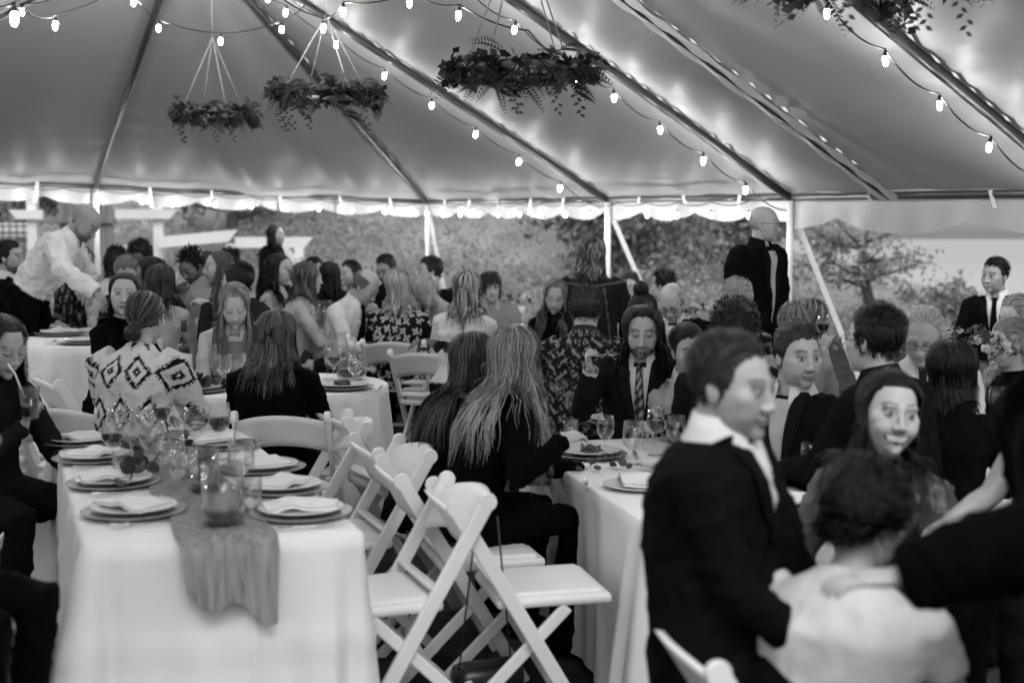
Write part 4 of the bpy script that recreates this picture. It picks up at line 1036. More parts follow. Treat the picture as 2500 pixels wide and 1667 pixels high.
# ------------------------------------------------------------------ tables
def cloth_table(name, outline, zt, label, hem=.04, folds=11, amp=.045, seed=0, crease=None, n=220, cat='table', group='cloth covered tables'):
    """outline: closed list of xy points (table edge). Cloth lies on the top and drapes in folds."""
    o = np.asarray(outline, float); seg = np.linalg.norm(np.roll(o, -1, 0) - o, axis=1); L = np.concatenate([[0], np.cumsum(seg)])
    s = np.linspace(0, L[-1], n, endpoint=False); oc = np.vstack([o, o[:1]]); P = np.stack([np.interp(s, L, oc[:, 0]), np.interp(s, L, oc[:, 1])], 1)
    c = P.mean(0); T = np.roll(P, -1, 0) - np.roll(P, 1, 0); N = np.stack([T[:, 1], -T[:, 0]], 1); N = N / np.linalg.norm(N, axis=1, keepdims=True); N *= np.sign(np.sum(N * (P - c), 1))[:, None]
    curv = np.linalg.norm(np.roll(N, -3, 0) - np.roll(N, 3, 0), axis=1); cs = np.convolve(np.concatenate([curv[-8:], curv, curv[:8]]), np.ones(17) / 17, 'valid'); cs = np.clip(cs / (cs.max() + 1e-6), 0, 1)
    g = ground_z(P[:, 0], P[:, 1]) + hem; base = (c[0], c[1], gz(*c))
    t = empty(name, base, label, cat, group)
    rows = [np.column_stack([c + (P - c) * f, np.full(n, zt)]) for f in (.02, .35, .7, .93, .99)]
    for i in range(5): rows[i][:, 2] += .0015 * wob(rows[i], 9, seed)
    rr = np.column_stack([P + N * .006, np.full(n, zt - .006)]); rows.append(rr)
    m = 16
    for k in range(1, m + 1):
        f = k / m; ph = s / L[-1] * 2 * np.pi * folds
        A = amp * f ** .8 * (.25 + .75 * cs)
        w = A * (np.sin(ph + 1.2 * np.sin(ph * .37 + seed) + seed) + .5 * np.sin(ph * 1.9 + seed * 2)) + .05 * f * (.3 + cs) + .008
        if crease is not None: w = w + .012 * np.exp(-((f - .42) / .035) ** 2) + .012 * np.exp(-(((s + .12) % .41 - .2) / .01) ** 2) * (cs < .3) - .02 * np.clip(.25 - cs, 0, 1) * f
        q = P + N * w[:, None]; rows.append(np.column_stack([q, zt - .008 + (g - zt) * f]))
    V = np.concatenate(rows); F = grid_faces(len(rows), n, True); F.append(tuple(range(n)))
    add('tablecloth', V, F, M['linen'], t, base=base)
    V, F = merge(*[tube([(c[0] + (P[i, 0] - c[0]) * .8, c[1] + (P[i, 1] - c[1]) * .8, gz(P[i, 0], P[i, 1])), (c[0] + (P[i, 0] - c[0]) * .8, c[1] + (P[i, 1] - c[1]) * .8, zt - .02)], .02, 6) for i in (0, 1)])
    for k4 in range(4):
        i = int(n * (.045 + .25 * k4)); q = c + (P[i] - c) * .8; V, F = tube([(q[0], q[1], gz(*q)), (q[0], q[1], zt - .02)], .02, 6); add('leg', V, F, M['alu'], t, base=base)
    return t, base
def rrect(p00, p10, p11, p01, r=.04, k=6):
    pts = [np.array(p) for p in (p00, p10, p11, p01)]; out = []
    for i in range(4):
        a, b, c = pts[i - 1], pts[i], pts[(i + 1) % 4]; u = norm(a - b); v = norm(c - b)
        for q in range(k + 1):
            f = q / k; out.append(b + u * r * (1 - f) ** 2 + v * r * f ** 2)
    return out
def circ(c, r, n=60): a = np.linspace(0, 2 * np.pi, n, endpoint=False); return np.stack([c[0] + r * np.cos(a), c[1] + r * np.sin(a)], 1)
Z1, Z2, Z3, Z4, Z5, Z6, Z7, Z8 = .79, .86, 1.02, .715, .93, .74, .88, .78
t1, b1 = cloth_table('dining_table', rrect((-1.215, 3.66), (-.445, 3.86), (-1.27, 5.98), (-2.04, 5.78), .03), Z1, 'near rectangular dining table in white linen, set with empty places', folds=19, amp=.09, seed=1, crease=1, n=640)
t2, b2 = cloth_table('dining_table', circ((-1.3, 7.15), .61), Z2, 'round table in white linen between the shawl and the light blazer', folds=15, amp=.04, seed=2)
t3, b3 = cloth_table('dining_table', circ((-2.72, 8.2), .5), Z3, 'small round cloth table in front of the bending server', folds=13, amp=.04, seed=3)
t4, b4 = cloth_table('dining_table', rrect((.46, 4.3), (1.2, 4.48), (.78, 6.22), (.04, 6.04), .05), Z4, 'long white table where the long haired man eats', folds=15, amp=.05, seed=4)
t6, b6 = cloth_table('dining_table', circ((2.15, 6.12), .52), Z6, 'round table before the grey bearded man at the right', folds=14, amp=.04, seed=6)
t7, b7 = cloth_table('dining_table', circ((.1, 9.7), .6), Z7, 'far round table with flowers beside the standing denim jacket', folds=14, amp=.04, seed=7)
t8, b8 = cloth_table('dining_table', circ((1.3, 9.0), .55), Z8, 'far cloth table behind the old man in glasses', folds=14, amp=.04, seed=8)
def dark_table():
    c = (-1.3, 10.0); base = (c[0], c[1], gz(*c)); t = empty('dark_table', base, 'far bare dark table under the white shirted bald man', 'table')
    V, F = box((c[0], c[1], Z5 - .02), 1.9, .75, .04, -.1, .008); add('table_top', V, F, M['dark_table'], t, base=base, smooth=False)
    for dx, dy in ((-.85, -.3), (.85, -.3), (-.85, .3), (.85, .3)): V, F = box((c[0] + dx, c[1] + dy, (base[2] + Z5) / 2 - .02), .06, .06, Z5 - base[2] - .03); add('leg', V, F, M['dark_table'], t, base=base, smooth=False)
dark_table()
def runner(label, path, width, tone_mat, seed=0, zoff=.006):
    """gauze strip following a 3D centre path"""
    P = np.asarray(path, float); L = np.concatenate([[0], np.cumsum(np.linalg.norm(np.diff(P, axis=0), axis=1))]); n = 70; m = 26
    s = np.linspace(0, L[-1], n); Q = np.stack([np.interp(s, L, P[:, k]) for k in range(3)], 1)
    d = norm(np.gradient(Q, axis=0)); hor = norm((P[0] - P[min(2, len(P) - 1)]) * np.array([1, 1, 0])); sd = np.cross(hor, (0, 0, 1)); u = np.linspace(-1, 1, m)
    V = []
    for i in range(n):
        nr = norm(np.cross(sd, d[i])); nr = nr if nr[2] > -.1 and np.dot(nr, (0, -1, .6)) > 0 else -nr
        hang = np.clip((s[i] - (L[-1] - .33)) / .1, 0, 1)
        wr = .004 + (.004 + .024 * hang) * np.abs(np.sin(u * 6 + 1.6 * np.sin(u * 4.3 + seed) + 1.0 * np.sin(s[i] * 4 + seed) + seed)) ** .7 * (.6 + .4 * np.sin(u * 2.7 + 1)) + .003 * np.sin(u * 40 + s[i] * 9)
        ww = width / 2 * (1 + .06 * math.sin(s[i] * 9 + seed)); e = Q[i] + np.outer(u * ww, sd) + np.outer(wr, nr)
        if i > n - 8: e[:, 2] += .03 * np.sin(u * 5 + seed) * (i - n + 8) / 8 - .05 * u * (i - n + 8) / 8 * (1 if seed == 1 else .3)
        V.append(e)
    return add('table_runner', np.concatenate(V), grid_faces(n, m), tone_mat, smooth=True)
d1 = np.array([-.36, .933]); f1 = np.array([-.83, 3.76])
def t1p(along_, across): q = f1 + d1 * along_ + np.array([.966, .25]) * across; return q
p0, p1 = t1p(2.2, .0), t1p(-.012, -.0); o1 = norm(np.array([-d1[0], -d1[1]])) * .02
path = [(p0[0], p0[1], Z1 + .006), (p1[0], p1[1], Z1 + .006), (p1[0] + o1[0] * 1.2, p1[1] + o1[1] * 1.2, Z1 - .01), (p1[0] + o1[0] * 2.2, p1[1] + o1[1] * 2.2, Z1 - .19)]
tag(runner('x', path, .27, M['gauze'], 1), 'grey crinkled gauze runner hanging over the end of the near table', 'runner', 'gauze runners')
q0, q1 = np.array([-1.6, 7.4]), np.array([-1.1, 6.52])
tag(runner('x', [(q0[0], q0[1], Z2 + .006), (q1[0], q1[1], Z2 + .006), (q1[0] + .01, q1[1] - .03, Z2 - .02), (q1[0] + .03, q1[1] - .06, Z2 - .28)], .26, M['gauze'], 2), 'gauze runner hanging off the round table beside the black velvet dress', 'runner', 'gauze runners')
tag(runner('x', [(-1.45, 10.2, Z5 + .006), (-1.5, 9.63, Z5 + .006), (-1.5, 9.6, Z5 - .02), (-1.5, 9.58, Z5 - .3)], .16, M['napkin'], 3), 'pale gauze runner over the front of the far dark table', 'runner', 'gauze runners')

# ------------------------------------------------------------------ tableware
def on(x, y, zt):
    d = FWD + np.array([1, 0, 0]) * ((x - 1250) / FPX) + UPC * ((833.5 - y) / FPX); k = (zt - CAM_H) / d[2]; p = np.array([0, 0, CAM_H]) + d * k; return np.array([p[0], p[1], zt])
def shell(prof, th=.0022): return prof + [(max(r - th, .001), z) for r, z in prof[::-1]]
def mm(name, vf, m_): me = make_mesh(name, *vf); me.materials.append(M[m_]); return me
WARE = {
 'wine_glass': mm('bowl', lathe([(.034, 0), (.033, .003), (.006, .007), (.0045, .05), (.0055, .085), (.022, .097), (.037, .125), (.039, .15), (.034, .195), (.0325, .195), (.0372, .15), (.0352, .126), (.02, .1), (.001, .092)], 20), 'glass'),
 'goblet': mm('bowl', lathe([(.035, 0), (.034, .004), (.008, .009), (.0065, .045), (.018, .055), (.04, .08), (.043, .11), (.037, .165), (.0352, .165), (.041, .11), (.038, .082), (.016, .06), (.001, .055)], 20), 'glass'),
 'flute': mm('bowl', lathe([(.03, 0), (.029, .003), (.005, .007), (.004, .07), (.012, .09), (.024, .15), (.0235, .22), (.022, .22), (.0225, .15), (.01, .094), (.001, .088)], 18), 'glass'),
 'tumbler': mm('bowl', lathe([(.03, 0), (.033, .004), (.037, .1), (.0352, .1), (.031, .01), (.001, .009)], 18), 'glass'),
 'vase': mm('bowl', lathe([(.055, 0), (.056, .004), (.056, .17), (.0535, .17), (.0535, .008), (.001, .008)], 24), 'glass'),
 'carafe': mm('bowl', lathe([(.05, 0), (.056, .01), (.06, .05), (.05, .1), (.026, .15), (.022, .17), (.034, .22), (.032, .22), (.02, .17), (.0235, .15), (.047, .1), (.057, .05), (.052, .012), (.001, .011)], 22), 'glass'),
 'decanter': mm('bowl', lathe([(.06, 0), (.085, .012), (.095, .04), (.07, .075), (.03, .11), (.024, .19), (.036, .25), (.0345, .25), (.022, .19), (.0275, .11), (.067, .075), (.092, .04), (.08, .016), (.001, .013)], 24), 'glass'),
 'wine': mm('wine', lathe([(.001, .0935), (.0195, .1005), (.0345, .127), (.0362, .142), (.001, .1425)], 18), 'wine'),
 'gwine': mm('wine', lathe([(.001, .057), (.0155, .0615), (.037, .083), (.0398, .1), (.001, .1)], 18), 'wine'),
 'gwater': mm('water', lathe([(.001, .057), (.0155, .0615), (.037, .083), (.0405, .11), (.0372, .14), (.001, .14)], 18), 'water'),
 'twater': mm('water', lathe([(.001, .01), (.0305, .0105), (.0335, .06), (.001, .06)], 18), 'water'),
 'dwine': mm('wine', lathe([(.001, .0135), (.0785, .0165), (.0905, .04), (.08, .06), (.001, .06)], 22), 'wine'),
 'vfill': mm('stones', lathe([(.001, .009), (.05, .009), (.052, .04), (.001, .045)], 18), 'leaf_dark'),
 'charger': mm('charger', lathe([(.1, 0), (.12, .004), (.163, .012), (.165, .014), (.16, .015), (.118, .008), (.001, .007)], 40), 'charger'),
 'plate': mm('plate', lathe([(.08, .014), (.095, .017), (.134, .027), (.136, .029), (.132, .03), (.092, .021), (.001, .02)], 36), 'china'),
}
def pitcher_mesh():
    body = lathe([(.05, 0), (.058, .006), (.068, .06), (.066, .11), (.05, .17), (.052, .215), (.0498, .215), (.0478, .17), (.0635, .11), (.0655, .06), (.055, .012), (.001, .011)], 26)
    a = np.linspace(-1.45, 1.45, 12); h = tube(np.stack([.05 + .06 * np.cos(a), 0 * a, .115 + .075 * np.sin(a)], 1), .0075, 8)
    return body, h
pb, ph_ = pitcher_mesh(); PITB, PITH = mm('body', pb, 'glass'), mm('handle', ph_, 'glass')
PITW = mm('water', lathe([(.001, .013), (.054, .014), (.0645, .06), (.0625, .11), (.056, .135), (.001, .136)], 24), 'water')
def napkin_mesh(seed):
    n = 16; x, y = np.meshgrid(np.linspace(-.09, .09, n), np.linspace(-.055, .055, n)); P = np.stack([x, y, .036 + 0 * x], -1).reshape(-1, 3)
    P[:, 2] += .007 * wob(P, 38, seed) + .012 * np.exp(-((P[:, 0] - .02 * seed) / .03) ** 2); P[:, 0] += .012 * wob(P, 25, seed + 3); B = P - np.array([0, 0, .012]); Fa = grid_faces(n, n)
    k = n * n; ed = [i for i in range(n)] + [i * n + n - 1 for i in range(1, n)] + [(n - 1) * n + i for i in range(n - 2, -1, -1)] + [i * n for i in range(n - 2, 0, -1)]
    Fe = [(ed[i], ed[(i + 1) % len(ed)], ed[(i + 1) % len(ed)] + k, ed[i] + k) for i in range(len(ed))]
    return mm('napkin', (np.concatenate([P, B]), Fa + [tuple(q + k for q in f[::-1]) for f in Fa] + Fe), 'napkin')
NAPS = [napkin_mesh(i) for i in range(3)]
def glassware(name, pos, label, fill=None, group='drinking glasses on the tables', cat='glass', sc=1.0, tilt=0):
    o = empty(name, pos, label, cat, group); o.scale = (sc,) * 3; o.rotation_euler = (tilt, 0, random.uniform(0, 6))
    inst('bowl', WARE[name if name in WARE else 'goblet'], (0, 0, 0), o)
    if fill: inst(WARE[fill].name.split('.')[0], WARE[fill], (0, 0, 0), o)
    return o
def place(pos, label, napkin=True, food=False, charger=True, rz=0.0, seed=0):
    o = empty('place_setting', pos, label, 'plate', 'plates on the tables', rz)
    if charger: inst('charger', WARE['charger'], (0, 0, 0), o)
    inst('plate', WARE['plate'], (0, 0, 0 if charger else -.012), o)
    if food:
        rg = np.random.default_rng(seed + 5); n = 60; P = np.column_stack([np.clip(rg.normal(size=(n, 2)), -1.6, 1.6) * .026, rg.uniform(.022, .035, n)]); V, F = leaf_quads(P, rg.uniform(.014, .026, n), seed); add('food', V, F, M['food'], o, smooth=False)
    if napkin:
        nk = inst('napkin', NAPS[seed % 3], (.0, .0, 0), o, (0, 0, .6 + seed), (1.25, 1.25, 1.0))
    fk = make_fork(); inst('fork', fk, (-.2, 0, .004), o, (math.pi / 2 * 0, 0, 0)); inst('knife', KNIFE, (.2, 0, .004), o)
    return o
def make_fork():
    global FORK
    return FORK
V, F = merge(tube([(0, -.1, .004), (0, 0, .003), (0, .03, .006)], [.005, .0028, .006], 6, flat=.4), *[tube([(dx, .028, .006), (dx, .055, .004), (dx, .085, .009)], .0018, 5) for dx in (-.0075, -.0025, .0025, .0075)])
FORK = make_mesh('fork', V, F); FORK.materials.append(M['silver'])
V, F = tube([(0, -.11, .004), (0, -.01, .003), (0, .02, .003), (0, .11, .002)], np.array([(.006, .003), (.005, .003), (.009, .0012), (.003, .001)]), 8); KNIFE = make_mesh('knife', V, F); KNIFE.materials.append(M['silver'])
for i, (x, y, lb) in enumerate([(328, 1252, 'nearest left place setting with a folded napkin on the near table'), (278, 1182, 'second left place setting with a napkin on the near table'), (232, 1122, 'third left place setting on the near table behind the wine glass'), (200, 1082, 'farthest left place setting on the near table by the chair back'),
                                (735, 1256, 'nearest right place setting with a crumpled napkin on the near table'), (690, 1196, 'second right place setting on the near table'), (640, 1146, 'third right place setting with a tilted napkin on the near table'), (545, 1090, 'farthest right place setting at the end of the near table')]):
    place(on(x, y, Z1 + .003), lb, True, False, True, .35 + (math.pi / 2 if i < 4 else -math.pi / 2), i)
W1 = Z1 + .004
glassware('wine_glass', on(276, 1150, W1), 'wine glass of red wine by the third left plate of the near table', 'wine', cat='wine glass')
glassware('wine_glass', on(397, 1085, W1), 'wine glass of red wine in front of the patterned shawl', 'wine', cat='wine glass', sc=1.1)
glassware('wine_glass', on(537, 1120, W1), 'wine glass of red wine at the right of the near table', 'wine', cat='wine glass', sc=1.15)
glassware('goblet', on(288, 1085, W1), 'water goblet at the far end of the near table, left of the greenery', 'gwater')
glassware('goblet', on(345, 1095, W1), 'empty goblet beside the red wine in front of the shawl')
glassware('goblet', on(420, 1190, W1), 'large water goblet beside the gauze runner on the near table', 'gwater', sc=1.15)
glassware('goblet', on(452, 1225, W1), 'front goblet at the middle of the near table', 'gwater', sc=1.1)
glassware('goblet', on(600, 1140, W1), 'red tinted goblet beside the third right plate', 'gwine', sc=1.05)
glassware('tumbler', on(300, 1165, W1), 'short tumbler among the glasses of the near table', 'twater')
glassware('tumbler', on(505, 1150, W1), 'tumbler behind the glass vase of the near table', 'twater')
glassware('vase', on(545, 1285, W1), 'wide glass cylinder with dark pebbles at the near table edge', 'vfill', 'vases on the tables', 'vase', 1.15)
glassware('vase', on(500, 1205, W1), 'second glass cylinder behind the first on the near table', 'vfill', 'vases on the tables', 'vase', .9)
def sprig(pos, label, n=16, R_=.13, leaf=.032, seed=0, round_=True, up=.05):
    rg = np.random.default_rng(seed); o = empty('greenery_sprig', pos, label, 'greenery', 'eucalyptus greenery on the tables')
    Vs, Fs, k = [], [], 0
    a = rg.uniform(0, 6.28); ax = np.array([math.cos(a), math.sin(a), 0])
    st = [np.array([0, 0, .015]) + ax * R_ * f + np.array([0, 0, up * math.sin(3.1 * (f + 1) / 2)]) for f in np.linspace(-1, 1, 8)]
    V, F = tube(st, .003, 5); add('stem', V, F, M['leaf_dark'], o)
    for i in range(n):
        c = st[rg.integers(0, 8)] + rg.normal(size=3) * np.array([.03, .03, .012]); c[2] = max(c[2], .012); nr = norm(rg.normal(size=3) + np.array([0, -.3, .8])); b = norm(np.cross(nr, rg.normal(size=3))); e = np.cross(nr, b); r = leaf * rg.uniform(.6, 1.1)
        ang = np.linspace(0, 2 * np.pi, 9, endpoint=False); el = 1.0 if round_ else .45
        V = c + np.outer(np.cos(ang) * r, b) + np.outer(np.sin(ang) * r * el, e); V[:, 2] = np.maximum(V[:, 2], .008); V = np.vstack([V, c + nr * r * .12])
        add('leaf', V, [(q, (q + 1) % 9, 9) for q in range(9)], M['leaf_dark'], o, smooth=False)
sprig(on(400, 1105, W1), 'dark eucalyptus sprig on the far part of the near table', seed=1)
sprig(on(335, 1175, W1), 'dark eucalyptus leaves among the left glasses of the near table', seed=2)
sprig(on(470, 1165, W1), 'eucalyptus leaves in the middle of the near table', seed=8, n=20)
for x, y, nm, fl, lb in ((372, 1140, 'goblet', 'gwater', 'clear water goblet left of the runner on the near table'), (478, 1130, 'wine_glass', None, 'empty stemmed glass behind the second glass cylinder'), (590, 1195, 'goblet', 'gwater', 'clear goblet between the right plates of the near table'), (440, 1120, 'flute', None, 'tall empty flute in the middle of the near table'), (350, 1130, 'wine_glass', None, 'empty wine glass between the left plates and the runner'), (610, 1250, 'tumbler', 'twater', 'water tumbler right of the glass cylinder on the near table')):
    glassware(nm, on(x, y, W1), lb, fl, sc=1.1)
# round table
W2 = Z2 + .004
sprig(on(500, 955, W2), 'round leaved eucalyptus hanging at the front edge of the round table', seed=3, n=22, leaf=.04)
sprig(on(765, 893, W2), 'eucalyptus beside the pitcher on the round table', seed=4, n=16, leaf=.035)
def pitcher(pos, label, rz=0.0, sc=1.0):
    o = empty('glass_pitcher', pos, label, 'pitcher', 'water pitchers', rz); o.scale = (sc,) * 3
    inst('body', PITB, (0, 0, 0), o); inst('handle', PITH, (0, 0, 0), o); inst('water', PITW, (0, 0, 0), o)
pitcher(on(826, 900, W2), 'glass water pitcher on the round table beside the red wine', 0, 1.05)
pitcher(on(792, 812, Z5 + .004), 'tall glass pitcher on the far dark table', .5, 1.15)
pitcher(on(1922, 1150, Z4 + .004), 'big glass pitcher of iced water right of the near suited man', .2, 1.15)
glassware('wine_glass', on(815, 935, W2), 'glass of red wine in front of the round table pitcher', 'wine', cat='wine glass')
glassware('goblet', on(868, 940, W2), 'water goblet at the right edge of the round table', 'gwater')
glassware('flute', on(800, 925, W2), 'tall flute left of the red wine on the round table')
glassware('decanter', on(857, 925, W2), 'low decanter of red wine on the round table', 'dwine', 'decanters', 'decanter', .95)
glassware('flute', on(520, 936, W2), 'champagne flute in front of the light blazer woman', None)
glassware('goblet', on(548, 940, W2), 'water goblet beside the flute on the round table', 'gwater')
glassware('goblet', on(580, 950, W2), 'nearest water goblet on the round table by the velvet dress', 'gwater', sc=1.15)
glassware('wine_glass', on(573, 900, W2), 'small empty wine glass before the light blazer woman', None, cat='wine glass')
glassware('tumbler', on(480, 900, W2), 'tumbler by the green bottle on the round table', 'twater')
glassware('tumbler', on(425, 880, W2), 'tumbler behind the shawl shoulder on the round table', 'twater')
place(on(838, 948, W2), 'used plate at the right edge of the round table', False, True, True, 0, 2)
place(on(480, 955, W2), 'used plate at the front left of the round table', False, True, True, 0, 3)
place(on(660, 880, W2), 'plate with a napkin at the far side of the round table', True, True, True, 0, 4)
def bottle(pos, label, sc=1.0, label_t=True, mat_='bottle', name='wine_bottle'):
    o = empty(name, pos, label, 'bottle', 'bottles on the tables'); o.scale = (sc,) * 3
    V, F = lathe([(.034, 0), (.037, .004), (.0372, .17), (.033, .195), (.016, .225), (.0135, .25), (.0135, .285), (.0155, .287), (.0155, .3), (.012, .3), (.001, .298)], 20); add('glass_body', V, F, M[mat_], o)
    if label_t: V, F = lathe([(.0376, .05), (.0378, .055), (.0378, .125), (.0376, .13)], 20, False); add('paper_label', V, F, M['paper'], o)
    V, F = lathe([(.0145, .245), (.0162, .25), (.0162, .3015), (.001, .302)], 16, False); add('cap', V, F, M['black'], o)
bottle(on(452, 925, W2), 'slim clear bottle with a black cap on the round table', 1.1, True, 'glass')
bottle(on(498, 905, W2), 'small clear water bottle behind the flute', .62, False, 'glass', 'water_bottle')
bottle(on(1218, 800, Z7 + .004), 'dark wine bottle beside the boy with the fringe', 1.0)
bottle(on(1708, 895, Z8 + .004), 'dark wine bottle neck behind the man in the pale jacket', 1.0)
bottle(on(1993, 985, Z4 + .004), 'dark wine bottle with a pale label behind the turning young man', 1.0)
# long table
W4 = Z4 + .004
place(on(1440, 1112, W4), 'plate of food in front of the long haired blonde woman', False, True, True, 0, 5)
place(on(1560, 1190, W4), 'crumpled napkin on a plate at the near edge of the long table', True, False, False, 0, 1)
place(on(1500, 1030, W4), 'plate of food in front of the long haired man', False, True, True, 0, 6)
glassware('wine_glass', on(1478, 1125, W4), 'white wine glass beside the blonde woman plate', None, cat='wine glass', sc=1.0)
glassware('goblet', on(1546, 1132, W4), 'water goblet nearest the suited man on the long table', 'gwater', sc=1.1)
glassware('goblet', on(1545, 1040, W4), 'goblet half full in front of the striped tie', 'gwine', sc=1.05)
glassware('tumbler', on(1508, 1035, W4), 'tumbler in front of the long haired man', 'twater', sc=1.1)
glassware('goblet', on(1375, 1010, W4), 'wide water goblet left of the long haired man cuff', 'gwater', sc=1.2)
glassware('goblet', on(1400, 1035, W4), 'goblet in the cluster beside the blonde woman arm', 'gwater', sc=1.0)
glassware('tumbler', on(1395, 1075, W4), 'tumbler in the cluster beside the blonde woman arm', 'twater')
glassware('carafe', on(1395, 985, W4), 'flared glass carafe at the far end of the long table', None, 'carafes', 'carafe', 1.1)
glassware('goblet', on(1625, 1075, W4), 'goblet half hidden behind the suited man shoulder', 'gwater')
glassware('tumbler', on(1855, 1215, W4), 'tumbler beside the big pitcher', 'twater', sc=1.1)
sprig(on(1600, 1050, W4), 'dark leaves along the middle of the long table', seed=5, n=18)
sprig(on(1480, 1145, W4), 'small leaf sprig by the long table edge', seed=6, n=9, R_=.07, leaf=.02)
for x, y, nm, fl, lb in ((1440, 1035, 'wine_glass', None, 'empty wine glass left of the long haired man plate'), (1650, 1110, 'goblet', 'gwater', 'water goblet near the suited man collar'), (1600, 1110, 'wine_glass', 'wine', 'glass of red wine in the middle of the long table'), (1840, 1190, 'goblet', 'gwater', 'water goblet left of the big pitcher'), (1980, 1190, 'goblet', None, 'empty goblet right of the big pitcher'), (1420, 1000, 'tumbler', 'twater', 'tumbler beside the flared carafe')):
    glassware(nm, on(x, y, W4), lb, fl, sc=1.05)
place(on(1890, 1230, W4), 'plate with a napkin in front of the smiling woman', True, False, True, 0, 2)
# small table
for i, (x, y, lb) in enumerate([(150, 818, 'stacked plate with napkins on the small cloth table'), (205, 838, 'plate at the right of the small cloth table')]): place(on(x, y, Z3 + .004), lb, i == 0, False, True, 0, i)
glassware('goblet', on(228, 818, Z3 + .004), 'patterned water goblet on the small cloth table', 'gwater')
# far tables
place(on(840, 812, Z5 + .004), 'plate in front of the bald man on the dark table', True, False, True, 0, 1)
glassware('wine_glass', on(770, 812, Z5 + .004), 'empty wine glass near the bob haired woman hand', None, cat='wine glass')
glassware('wine_glass', on(850, 808, Z5 + .004), 'wine glass right of the tall far pitcher', None, cat='wine glass')
glassware('tumbler', on(1300, 800, Z7 + .004), 'tumbler on the far table beside the looking down woman', 'twater', sc=1.1)
glassware('wine_glass', at(2008, 850, 7.6), 'glass of red wine raised beside the grey haired heads', 'wine', cat='wine glass')
glassware('goblet', on(2432, 1022, Z6 + .004), 'goblet at the right edge by the ringed hand', None)
glassware('goblet', on(2215, 1040, Z6 + .004), 'water goblet before the grey bearded man', 'gwater')
def bouquet(pos, label, r=.16, n=26, seed=0, lift=0.0):
    rg = np.random.default_rng(seed); o = empty('flower_arrangement', pos, label, 'flowers', 'flower arrangements on the tables')
    V, F = lathe([(.05, 0), (.048, .008), (.014, .012), (.012, lift + .008), (.04, lift + .014), (.055, lift + .03), (.06, lift + .09), (.05, lift + .11), (.046, lift + .11), (.055, lift + .09), (.001, lift + .03)], 18); add('vase', V, F, M['glass' if lift else 'china'], o)
    for i in range(n):
        d = norm(rg.normal(size=3)); d[2] = abs(d[2]) * .8; c = np.array([0, 0, lift + .15]) + d * r * rg.uniform(.55, 1.0) * np.array([1.25, 1, .7])
        if i % 2 == 0:
            Vs, Fs, k = [], [], 0; rr = rg.uniform(.022, .042)
            for q in range(7):
                a = q * .9; pd = norm(np.array([math.cos(a), math.sin(a), .5]) + d); b = norm(np.cross(pd, d + .01)); Vs.append([c, c + pd * rr * .6 + b * rr * .45, c + pd * rr, c + pd * rr * .6 - b * rr * .45]); Fs.append((k, k + 1, k + 2, k + 3)); k += 4
            add('blossom', np.concatenate(Vs), Fs, M['petal'], o, smooth=False)
        else:
            P = c + rg.normal(size=(7, 3)) * .013; V, F = leaf_quads(P, rg.uniform(.012, .03, 7), seed + i); add('leaf', V, F, M['leaf'], o, smooth=False)
bouquet(on(1268, 775, Z7 + .004), 'pale flower arrangement beside the looking down woman', .17, 30, 1)
bouquet(on(1693, 905, Z8 + .004), 'small flower arrangement behind the old man in glasses', .1, 18, 2, .24)
bouquet(on(2340, 1030, Z6 + .004), 'wide white flower arrangement behind the grey bearded man', .2, 34, 3, .22)
bouquet(on(2400, 1035, Z6 + .004), 'dark leafed flower arrangement by the short haired woman face', .14, 22, 4, .2)
sprig(on(1075, 868, .985), 'round leaved eucalyptus at the end of the chairs by the white sweater', seed=9, n=20, leaf=.04, R_=.16)
for k_, (x, y, lb) in enumerate([(1255, 802, 'folded white cloth beside the bottle on the far table'), (1330, 806, 'white napkin on the far table near the tumbler')]):
    o = inst('napkin', NAPS[k_], on(x, y, Z7 - .02)); tag(o, lb, 'napkin', 'loose napkins')
# ------------------------------------------------------------------ the guests
def H(style='down', **k): return dict(dict(style=style), **k)
def LONG(**k): return dict(dict(style='down', rec=.009, cap=.006, len=.36, vol=.018, grav=.3, wave=.003, face=.068, n=480, w=.0042), **k)
def BOB(**k): return dict(dict(style='down', rec=.006, cap=.006, len=.2, vol=.02, grav=.3, wave=.002, face=.068, n=420, w=.0042), **k)
def SHORT(**k): return dict(dict(style='side', part=-.04, len=.03, top=2.3, vol=.006, grav=.08, cap=.008, captop=.012, n=420, mess=.2), **k)
def CROP(**k): return dict(dict(style='crop', len=.022, top=1.6, vol=.004, grav=.05, cap=.012, n=520, mess=.25, adh=0), **k)
def BACK(**k): return dict(dict(style='back', len=.12, vol=.012, grav=.06, cap=.012, captop=.006, n=420), **k)
def CURL(**k): return dict(dict(style='curl', len=.05, vol=.01, grav=.02, cap=.03, captop=.02, n=520, wave=.008, wf=160, adh=.1), **k)
def THIN(**k): return dict(dict(style='back', len=.05, vol=.006, grav=.1, cap=.006, n=260, bald=True), **k)
suit = dict(lapel=.012, collar=.66, top_tone=.01, leg_tone=.008)
def floral_big(x, y, z, t):
    u = np.arctan2(x, -y) * .15; rg = np.random.default_rng(4); best = np.full(len(x), 9.0); lt = np.zeros(len(x))
    for i in range(-7, 8):
        for j in range(14):
            cx_, cz = i * .07 + (.035 if j % 2 else 0) + rg.normal() * .008, -.05 - j * .06 + rg.normal() * .008; rr = .03 * rg.uniform(.75, 1.2); dx, dz = u - cx_, z - cz; r = np.hypot(dx, dz); a = np.arctan2(dz, dx) + rg.uniform(0, 6)
            m = r < rr * (.72 + .28 * np.cos(4 * a)); lt = np.where(m, .5 - .25 * np.exp(-(r / .008) ** 2), lt)
    return np.where(lt > 0, lt, .025)
